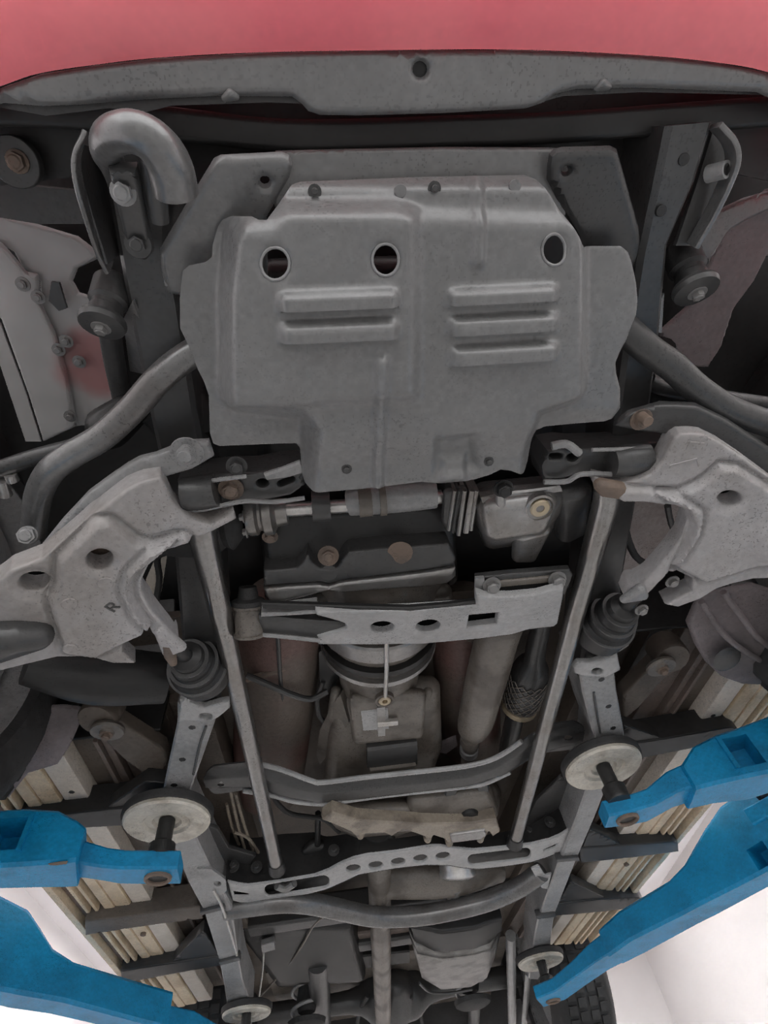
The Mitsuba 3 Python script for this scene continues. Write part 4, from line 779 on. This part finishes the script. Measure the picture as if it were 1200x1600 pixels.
outrigger([(862, 1414), (942, 1405), (999, 1403), (1006, 1408), (1007, 1417), (940, 1425), (862, 1432)], .665, 'black outrigger, third on the right', gus=[(892, 1378), (948, 1404), (940, 1412), (868, 1418)])

# body mounts on the diagonal arms
for big, disc, arm_, lab in (((150, 1126, .690), (166, 1148, .675), [(140, 1150), (152, 1120), (170, 1118), (256, 1172), (262, 1190), (248, 1228), (190, 1185), (165, 1160)], 'body mount on a diagonal arm behind the left front wheel'),
                            ((1052, 1030, .690), (1036, 1047, .675), [(1046, 1055), (1066, 1035), (1060, 1015), (1046, 1015), (975, 1085), (972, 1130), (1000, 1105), (1030, 1070)], 'body mount on a diagonal arm behind the right front wheel')):
    k = add(C + '__body_mount', pressed(arm_, Plane(.700), .03, res=.02, roll=.006), 'm_pan', label=lab)
    o = W(*big); add(k + '__cup', lathe([(0, 0), (.034, 0), (.037, .006), (.037, .05), (0, .055)], o, (.1, .2, 1), 30), 'm_pan')
    o = W(*disc); add(k + '__disc', lathe([(0, 0), (.012, 0), (.014, .004), (.030, .004), (.032, .008), (.030, .014), (0, .014)], o, (0, -.1, 1), 30), 'm_cast')
    add(k + '__bolt', hexbolt(o, Dn, .008), 'm_rust')
add(C + '__dome', hull([(*W(242, 1136, .80), .03), (*W(236, 1150, .80), .03)], 18), 'm_dark', 60)

# ------------------------------------------------------------------ floor pan and sills (bands run along the car)
bands = [(.000, .020, .680, 'm_tan', 'flange'), (.020, .048, .700, 'm_rust', 'groove'), (.048, .058, .684, 'm_tan', 'rib'), (.058, .070, .700, 'm_rust', 'groove'), (.070, .080, .686, 'm_tan', 'rib'), (.080, .092, .702, 'm_pan', 'groove'),
         (.092, .120, .690, 'm_tan', 'light_strip'), (.120, .160, .693, 'm_tan', 'strip'), (.163, .215, .697, 'm_beige', 'flat'), (.215, .262, .735, 'm_pan', 'channel'), (.262, .272, .722, 'm_pinkish', 'ridge_edge'), (.272, .290, .732, 'm_pinkish', 'ridge'), (.290, .345, .748, 'm_pinkish', 'ridge'), (.345, .40, .775, 'm_pan', 'inner_floor'), (.40, .48, .80, 'm_pan', 'inner_floor')]
for side, y0, y1 in ((-1, 1.03, 2.62), (1, .90, 2.60)):
    xe = (lambda y: -.900) if side < 0 else (lambda y: .900 - .12 * (y - 1.62))
    k = None
    for a, b, h, m, nm in bands:
        ys = np.linspace(y0, y1, 10)
        P = [(xe(y) - side * (a + b) / 2, y, 1.45 + h + .05) for y in ys]
        mesh = sweep(P, rrect(b - a, .10, min(.004, (b - a) * .3), 2))
        if k is None: k = add(C + '__sill', mesh, m, label='tan ribbed sill and floor edge on the ' + ('left' if side < 0 else 'right'))
        else: add(k + '__' + nm, mesh, m)
    for y in (1.16, 1.5, 1.86, 2.2):
        add(k + '__drain_hole', cyl((xe(y) - side * .188, y, 1.45 + .6965), Zup, .006, .002, 14), 'm_dark')
    add(k + '__front_wall', sweep([(side * x, y0 - .008, 1.45 + (.845 if side < 0 else .86)) for x in (.50, .60, .75, .97)], rrect(.008, .235 if side < 0 else .22, .003)), 'm_black')
    add(k + '__clip', cyl((xe(1.72) - side * .145, 1.93, 1.45 + .686), Zup, .008, .012, 12), 'm_rust')
Pf = sg.box(-.66, .85, .66, 3.9)
fl = add(C + '__floor_pan', plate_local(Pf, Plane(.88), .02, lambda p: np.zeros(len(p)), .12), 'm_pan', label='brown floor pan above the frame')
fl2 = scene[fl]
def rib_line(x, y0, y1, h, w): return sweep([(x, y, 1.45 + h) for y in np.linspace(y0, y1, 8)], rrect(w, .05, .008))
for x in (-.58, -.50, .50, .58): add(fl + '__rib', rib_line(x, .95, 2.6, .85, .03), 'm_pan')
add(C + '__upper_body', slab(-.88, .88, -.10, 4.0, 1.45 + .96, 1.45 + 1.0), 'm_black')
for s in (-1, 1):
    xs = (lambda y: -.872) if s < 0 else (lambda y: .872 - .12 * (y - 1.62))
    add(C + '__body_side', sweep([(xs(y), y, 1.45 + .98) for y in np.linspace(.98, 2.62, 6)], rrect(.02, .44, .004)), 'm_red')

# ------------------------------------------------------------------ wheels, liners, rear end
def wheel(x, y, h, s, R=.37, w=.235, lab=''):
    o = np.array([x, y, 1.45 + h]); H = w / 2
    prof = [(.235, -H + .015), (.25, -H - .002), (R - .06, -H - .006), (R - .025, -H + .010), (R - .006, -H + .03), (R, 0), (R - .006, H - .03), (R - .025, H - .010), (R - .06, H + .006), (.25, H + .002), (.235, H - .015), (.235, 0), (.235, -H + .015)]
    k = add(C + '__wheel', lathe(prof, o, (1, 0, 0), 72), 'm_rubber', 40, label=lab)
    for q in (-.062, -.022, .022, .062):
        for j in range(54):
            a = 2 * math.pi * (j + .5 * (abs(q) > .05)) / 54
            M = np.eye(4); ca, sa = math.cos(a), math.sin(a)
            b = slab(-.016, .016, -.0145, .0145, R - .010, R + .006); M[:3, :3] = [[1, 0, 0], [0, ca, -sa], [0, sa, ca]]; M[:3, 3] = o + [q, 0, 0]
            b.apply_transform(M); blocks.append(b)
    add(k + '__tread', cat(blocks), 'm_rubber', False, kind='stuff'); blocks.clear()
    add(k + '__rim', lathe([(.05, .02 * s), (.06, -.04 * s), (.20, -.06 * s), (.222, -H * .2), (.236, -H * .9), (.240, -H * .9), (.240, H * .9), (.236, H * .9), (.222, H * .4), (.20, .03 * s), (.06, .05 * s)], o, (1, 0, 0), 48), 'm_frame')
    return k
blocks = []
wheel(-.80, .62, .72, -1, .365, .22, 'black front tyre at the left edge')
wheel(.86, .62, .72, 1, .365, .22, 'black front tyre at the right edge')
wheel(-.755, 3.10, .74, -1, .37, .235, 'black rear tyre behind the left rear lift arm')
wheel(.735, 3.10, .74, 1, .37, .235, 'black rear tyre behind the right rear lift arm')
li1 = add(C + '__wheel_liner', pressed([(60, 1104), (100, 1102), (128, 1106), (124, 1130), (108, 1166), (88, 1196), (42, 1210), (10, 1250), (10, 1180)], Plane((78, 1108, .73), (124, 1108, .73), (60, 1200, .668)), .004, res=.02, roll=.006), 'm_liner', label='grey wheel liner behind the left front tyre')
li2 = add(C + '__wheel_liner', pressed([(1076, 975), (1096, 930), (1180, 915), (1260, 940), (1280, 1062), (1200, 1072), (1160, 1070), (1128, 1058), (1104, 1036), (1088, 1008)], Plane((1100, 950, .69), (1240, 960, .68), (1150, 1068, .662)), .004, res=.012, roll=.008,
    disp=lambda p: .02 * np.exp(-((p - p.mean(0)) ** 2).sum(1) / .006)), 'm_liner', label='dished dark wheel liner behind the right front tyre')
add(li2 + '__rib', tube([(1096, 940, .668), (1126, 985, .655), (1160, 1015, .650), (1225, 1052, .652)], .006, 12), 'm_liner')
add(li2 + '__rib', tube([(1130, 925, .668), (1160, 965, .655), (1188, 1000, .650), (1240, 1036, .652)], .006, 12), 'm_liner')
add(li2 + '__dimple', lathe([(0, .004), (.024, .003), (.030, 0), (.024, -.002), (0, -.002)], W(1136, 1030, .650), (0, -.2, -1)), 'm_dark')
for s in (-1, 1):       # inner wheel arches close the body above the front wheels
    add(C + '__wheel_arch', sweep([(s * 1.02, .60 + .40 * math.cos(a), 1.45 + .74 + .36 * math.sin(a)) for a in np.linspace(.1, math.pi - .75, 16)], rrect(.02, .70, .004), up=(1, 0, 0)), 'm_black')
    add(C + '__wheel_arch', sweep([(s * .60, .58 + .38 * math.cos(a), 1.45 + .78 + .30 * math.sin(a)) for a in np.linspace(.1, math.pi - .75, 14)], rrect(.02, .24, .004), up=(1, 0, 0)), 'm_dark')
for u, v, nm in ((96, 1020, 'm_black'),):
    add(C + '__strut_boot', tube([(40, 1040, .66), (150, 1055, .68), (260, 1060, .70)], [.03, .05, .045], 20, 4), nm)
ltr = add(C + '__track_rod', tube([(-20, 740, .70), (50, 716, .70), (110, 700, .70), (140, 690, .70)], .012, 12), 'm_dark', label='dark steering rod crossing behind the left anti-roll bar')
add(ltr + '__ball_end', hull([(*W(170, 668, .72), .03), (*W(205, 640, .73), .024)], 16), 'm_black')
add(ltr + '__pin', tube([(2, 752, .69), (10, 775, .69)], .008, 12, 0), 'm_bright'); add(ltr + '__pin', tube([(16, 742, .69), (21, 752, .69)], .008, 12, 0), 'm_bright')
rtr = add(C + '__track_rod', tube([(1015, 596, .70), (1035, 605, .695), (1070, 612, .69), (1150, 625, .70), (1260, 640, .72)], .012, 12), 'm_dark', label='dark steering rod behind the right anti-roll bar')
add(rtr + '__boot', pxhull([(1000, 590, .74, .04), (1090, 640, .74, .03), (1010, 630, .74, .03)]), 'm_black')
add(C + '__damper', tube([(255, 620, .74), (290, 650, .74), (310, 690, .72)], [.045, .05, .04], 20, 4), 'm_black')
add(C + '__damper', tube([(1000, 560, .76), (1020, 620, .76), (1010, 660, .74)], [.05, .05, .04], 20, 4), 'm_black')

ds = add(C + '__drive_shaft', tube([(590, 1300, .735), (592, 1350, .725), (594, 1430, .718), (597, 1530, .712), (600, 1640, .71)], .0355, 28, 5), 'm_cast', 50, label='grey drive shaft down the middle of the car')
add(ds + '__joint', tube([(589, 1285, .74), (590, 1310, .735)], .05, 20, 0), 'm_dark')
mf = add(C + '__muffler', strip([((640, 1462), (655, 1508), .70, .13), ((652, 1486), (660, 1532), .672, .17), ((690, 1494), (690, 1550), .664, .19), ((740, 1488), (735, 1546), .664, .19), ((768, 1480), (760, 1532), .672, .17), ((784, 1450), (772, 1500), .70, .13)], .03), 'm_muffler', 60, label='scratched rounded muffler between drive shaft and right rail')
add(mf + '__front_cover', strip([((642, 1448), (652, 1484), .70, .12), ((690, 1458), (692, 1490), .672, .16), ((740, 1452), (742, 1484), .672, .16), ((785, 1436), (780, 1470), .70, .12)], .012), 'm_black', 50)
add(mf + '__seam', tube([(655, 1536, .668), (672, 1550, .664), (700, 1552, .664), (738, 1546, .664)], .005, 8), 'm_dark')
add(mf + '__inlet', tube([(712, 1400, .74), (716, 1440, .74)], .03, 18, 0), 'm_dark')
# rear axle, springs, dampers, links
ra = add(C + '__rear_axle', tube([(-.62, 3.34, 2.25), (-.2, 3.34, 2.25), (-.08, 3.34, 2.25), (.10, 3.34, 2.25), (.22, 3.34, 2.25), (.62, 3.34, 2.25)], [.045, .045, .10, .10, .045, .045], 24, 4, up=1), 'm_dark', label='dark rear axle beam')
add(ra + '__differential', hull([(.01, 3.33, 2.25, .12), (.01, 3.20, 2.24, .06)], 24), 'm_dark', 60)
for x, y, z0 in ((-.375, 3.05, 2.14), (.33, 3.05, 2.12)):
    th = np.linspace(0, 2 * math.pi * 5.5, 120)
    k = add(C + '__coil_spring', tube(np.column_stack([x + .062 * np.cos(th), y + .062 * np.sin(th), z0 + th / th[-1] * .36]), .0075, 10, 0, up=1), 'm_frame', True, label='coil spring of the rear axle on the ' + ('left' if x < 0 else 'right'))
    add(k + '__seat', lathe([(0, -.02), (.06, -.02), (.075, -.012), (.08, .004), (.07, .008), (0, .004)], (x, y, z0), (0, 0, 1), 28), 'm_rubber')
    add(k + '__upper_seat', cyl((x, y, z0 + .34), (0, 0, 1), .08, .06), 'm_black')
    add(k + '__bump_stop', lathe([(0, .03), (.035, .03), (.045, .06), (.03, .14), (.04, .2), (0, .2)], (x, y, z0), (0, 0, 1)), 'm_rubber')
for pts, r, lab in ((((798, 1462, .72), (800, 1600, .70), (800, 1680, .70)), .020, 'slim rear damper right of the muffler'), (((825, 1520, .70), (819, 1600, .66), (815, 1660, .65)), .013, 'thin steel rod left of the rear right pad'), (((496, 1500, .78), (505, 1640, .76)), .045, 'dark damper left of the drive shaft'), (((742, 1556, .76), (738, 1640, .74)), .03, 'dark link below the muffler')):
    add(C + '__rear_link', tube(pts, r, 16, 3), 'm_frame' if r < .025 else 'm_dark', label=lab)
add(C + '__brake_cable', tube([(555, 1424, .74), (500, 1436, .76), (470, 1480, .76), (440, 1520, .76), (407, 1556, .75)], .004, 8), 'm_cast', label='thin brake cable running to the left rear')
add(C + '__brake_cable', tube([(412, 1490, .74), (410, 1520, .74), (405, 1556, .74)], .0035, 8), 'm_bright')
add(C + '__brake_cable', tube([(757, 1430, .74), (760, 1452, .74), (766, 1480, .74)], .0035, 8), 'm_bright')
add(C + '__brake_cable', tube([(640, 1556, .76), (655, 1580, .76), (664, 1620, .76)], .010, 10), 'm_rubber'); add(C + '__brake_cable', tube([(575, 1555, .77), (562, 1580, .77), (556, 1620, .77)], .010, 10), 'm_rubber')
cb = add(C + '__cable_bracket', strip([((408, 1478), (410, 1490), .74, .02), ((428, 1472), (430, 1484), .74, .02)], .003), 'm_frame')
rc = add(C + '__rear_crossmember', strip([((500, 1468), (500, 1490), .80, .06), ((585, 1455), (585, 1478), .80, .06), ((640, 1448), (640, 1472), .80, .06)], .006), 'm_pinkish', label='reddish cross bar behind the drive shaft')
add(rc + '__lower', strip([((545, 1497), (545, 1517), .79, .06), ((640, 1487), (640, 1505), .79, .06)], .006), 'm_black')
for y, h in ((2.25, .76), (2.62, .78)):
    add(C + '__rear_crossmember', sweep([(x, y, 1.45 + h + .04) for x in np.linspace(-.50, .48, 5)], rrect(.08, .08, .012)), 'm_dark')
add(C + '__fuel_tank', pxhull([(380, 1440, .80, .03), (540, 1440, .80, .03), (440, 1520, .78, .03), (560, 1520, .78, .03), (380, 1440, .9, .03), (560, 1440, .9, .03), (440, 1530, .9, .03)]), 'm_black', 50, label='dark tank left of the drive shaft')
add(C + '__rear_floor', slab(-.55, .55, 3.0, 4.0, 1.45 + .86, 1.45 + .9), 'm_cast')
add(C + '__rear_bumper', rbox((0, 3.95, 1.45 + .80), (1.6, .18, .22), .04), 'm_dark')
add(C + '__rear_panel', slab(-.86, .86, 3.9, 3.94, 1.45 + .7, 1.45 + 1.0), 'm_dark')
for s in (-1, 1): add(C + '__rear_wheel_arch', sweep([(s * .74, 3.10 + .46 * math.cos(a), 1.45 + .76 + .40 * math.sin(a)) for a in np.linspace(0, math.pi, 14)], rrect(.02, .30, .004), up=(1, 0, 0)), 'm_black')

# ------------------------------------------------------------------ the lift: four arms with their pads, two posts
def cut(key, base, m, wins):
    """Real openings in the front face of an arm: (near point a, near point b, fraction from, fraction to, height from, height to)."""
    M = m3.Manifold(m3.Mesh(vert_properties=np.asarray(base.vertices, np.float32), tri_verts=np.asarray(base.faces, np.uint32)))
    for a, b, s0, s1, z0, z1 in wins:
        d = (b - a) / np.linalg.norm(b - a); nn = np.cross(d, Zup); nn /= np.linalg.norm(nn)
        p, q = a + (b - a) * s0, a + (b - a) * s1
        box_ = m3.Manifold.hull_points([(x + nn * o_ + Zup * z).tolist() for x in (p, q) for o_ in (-.072, .072) for z in (z0, z1)])
        M = M - box_
    return man(M)
def rim_bar(arm, a, b, s0, s1, z0, z1, m='m_blue'):
    d = (b - a) / np.linalg.norm(b - a); nn = np.cross(d, Zup); nn /= np.linalg.norm(nn)
    nn = nn if nn[1] < 0 else -nn
    p, q = a + (b - a) * s0, a + (b - a) * s1
    add(arm, man(m3.Manifold.hull_points([(x + nn * o_ + Zup * z).tolist() for x in (p, q) for o_ in (-.004, .008) for z in (z0, z1)])), m, False)
def pad(arm, c, h_top, rim, post_top, h_arm, tilt=(0, 0, 1)):
    """Round pad: rubber ring on top, dished metal disc, threaded post down to the arm."""
    o = W(*c, h_top)
    z = np.array(tilt) / np.linalg.norm(tilt)
    add(arm + '__pad', lathe([(0, .012), (.026, .010), (.030, .004), (.044, .006), (.048, .001), (rim - .004, 0), (rim, .004), (rim, .012), (0, .016)], o, z, 44), 'm_pad', 40, label='round pale metal pad')
    add(arm + '__pad_rubber', lathe([(0, .014), (rim + .003, .010), (rim + .005, .014), (rim + .005, .026), (rim, .030), (0, .030)], o, z, 44), 'm_rubber')
    b = o.copy(); b[2] = 1.45 + h_arm
    L = (o - b)[2]
    add(arm + '__post', cyl(b, (0, 0, 1), .0165, L + .01, 24), 'm_black')
    add(arm + '__post_collar', lathe([(0, 0), (.024, 0), (.026, .006), (.026, L * .42), (.018, L * .5), (0, L * .5)], b, (0, 0, 1), 24), 'm_black')
    return b
def socket(arm, u, v, h, r):
    o = W(u, v, h)
    add(arm + '__socket', lathe([(r * .72, .006), (r * .72, -.004), (r * .86, -.007), (r, -.004), (r, .006)], o, (0, 0, 1), 32), 'm_rust', 40)
    add(arm + '__socket_bore', cyl(o + [0, 0, -.0008], (0, 0, 1), r * .72, .004, 28), 'm_black')
LFS = ('lift_column', 'lift_column_001')
for k, side in zip(LFS, ('left', 'right')):
    labels[k] = {'label': f'blue lift column at the {side} with two swing arms and round pads under the frame', 'category': 'vehicle lift', 'group': 'columns of the two-post lift'}
A1 = add(LFS[0] + '__arm', cut('', strip([((-330, 1376), (-330, 1424), .520, .105), ((-120, 1364), (-120, 1404), .520, .105), ((0, 1354), (0, 1390), .520, .105), ((60, 1350), (60, 1388.5), .520, .098), ((100, 1347), (102, 1388), .520, .075), ((118, 1345), (121, 1387), .520, .060)], .006), '', [(W(-120, 1364, .520), W(60, 1350, .520), .40, .745, .028, .086)]), 'm_blue',
         label='blue lift arm at the left edge, reaching in level to the front left pad')
add(A1 + '__extension', strip([((108, 1346), (112, 1372), .534, .042), ((130, 1350), (133, 1373), .532, .040), ((160, 1355), (160, 1377), .526, .036), ((190, 1357), (187, 1382), .520, .034), ((240, 1357), (240, 1382.5), .520, .034), ((277, 1357), (282, 1382), .520, .034)], .004), 'm_blue')
socket(A1, 247, 1371, .520, .026)
pad(A1, (260, 1288), .615, .088, 0, .545)
rim_bar(A1 + '__cheek', W(-120, 1364, .520), W(60, 1350, .520), .755, .80, .024, .092)
add(A1 + '__chip', pressed([(75, 1350), (92, 1347), (106, 1346), (104, 1350), (90, 1352), (78, 1352)], Plane(.5192), .001, res=.02), 'm_rust')
A2 = add(LFS[1] + '__arm', cut('', strip([((1420, 1138), (1420, 1170), .520, .110), ((1300, 1175), (1300, 1208), .520, .110), ((1200, 1207), (1200, 1241), .520, .105), ((1166, 1214), (1169, 1251), .520, .100), ((1120, 1224), (1115, 1257), .520, .085), ((1089, 1232), (1075, 1266), .520, .055)], .006), '', [(W(1300, 1175, .520), W(1166, 1214, .520), .68, .985, .020, .086)]), 'm_blue',
         label='blue lift arm at the right edge, reaching in level to the front right pad')
add(A2 + '__extension', strip([((1092, 1226), (1078, 1254), .532, .050), ((1060, 1237), (1050, 1263), .530, .046), ((1024, 1257), (1010, 1285), .522, .036), ((990, 1267), (980, 1291), .520, .034), ((952, 1275), (945, 1295), .520, .034)], .004), 'm_blue')
socket(A2, 980, 1279, .520, .025)
pad(A2, (945, 1203), .615, .088, 0, .545)
rim_bar(A2 + '__cheek', W(1200, 1207, .520), W(1089, 1232, .520), .31, .37, .018, .090)
add(A2 + '__bolt', hexbolt(W(1163, 1176, .60) + [0, .02, 0], (0, -1, 0), .010), 'm_black')
A3 = add(LFS[0] + '__arm', strip([((-360, 1440), (-360, 1460), .520, .19), ((-150, 1508), (-160, 1534), .520, .185), ((0, 1547), (-10, 1570), .520, .165), ((30, 1553), (12, 1576), .520, .135), ((60, 1558), (40, 1580), .520, .100), ((100, 1565), (75, 1585), .520, .082), ((212, 1595), (195, 1612), .520, .085), ((262, 1607), (245, 1626), .520, .085)], .008), 'm_blue',
         label='blue lift arm across the bottom left corner, broad at its root')
add(A3 + '__extension', strip([((240, 1600), (226, 1618), .540, .05), ((300, 1612), (285, 1632), .535, .05), ((345, 1630), (325, 1650), .530, .04), ((392, 1648), (370, 1668), .526, .036), ((420, 1656), (400, 1676), .526, .036)], .004), 'm_blue')
pad(A3, (385, 1588), .617, .084, 0, .550)
A4 = add(LFS[1] + '__arm', cut('', strip([((1520, 1170), (1520, 1190), .520, .19), ((1330, 1286), (1340, 1306), .520, .19), ((1190, 1365), (1204, 1385), .520, .180), ((1150, 1386), (1165, 1406), .520, .150), ((1100, 1411), (1118, 1431), .520, .100), ((1070, 1427), (1088, 1446), .520, .085), ((985, 1470), (1007, 1490), .520, .078), ((950, 1495), (975, 1506), .520, .072)], .008), '', [(W(1330, 1286, .520), W(1150, 1386, .520), .62, .775, .008, .060)]), 'm_blue',
         label='blue lift arm slanting up from the rear right pad to the right edge')
add(A4 + '__extension', strip([((972, 1478), (990, 1496), .526, .058), ((930, 1504), (952, 1515), .524, .05), ((897, 1528), (915, 1540), .522, .040), ((868, 1549), (884, 1562), .520, .036), ((838, 1561), (850, 1574), .520, .036)], .004), 'm_blue')
socket(A4, 864, 1563, .520, .026)
pad(A4, (846, 1506), .617, .084, 0, .550)
add(A4 + '__cheek', strip([((1176, 1288), (1178, 1292), .60, .04), ((1225, 1262), (1227, 1266), .60, .04)], .003), 'm_blue')
add(A4 + '__bolt', hexbolt(W(1190, 1240, .66), (0, -.6, -.8), .012), 'm_black')
for s in (-1, 1):
    k = LFS[s > 0]
    add(k + '__post', rbox((s * 1.62, 1.02, 1.5), (.24, .30, 3.0), .02), 'm_blue')
    add(k + '__carriage', rbox((s * 1.50, 1.02, 1.45 + .60), (.16, .40, .34), .02), 'm_blue')
    add(k + '__base', rbox((s * 1.62, 1.02, .012), (.5, .6, .024), .005), 'm_blue')
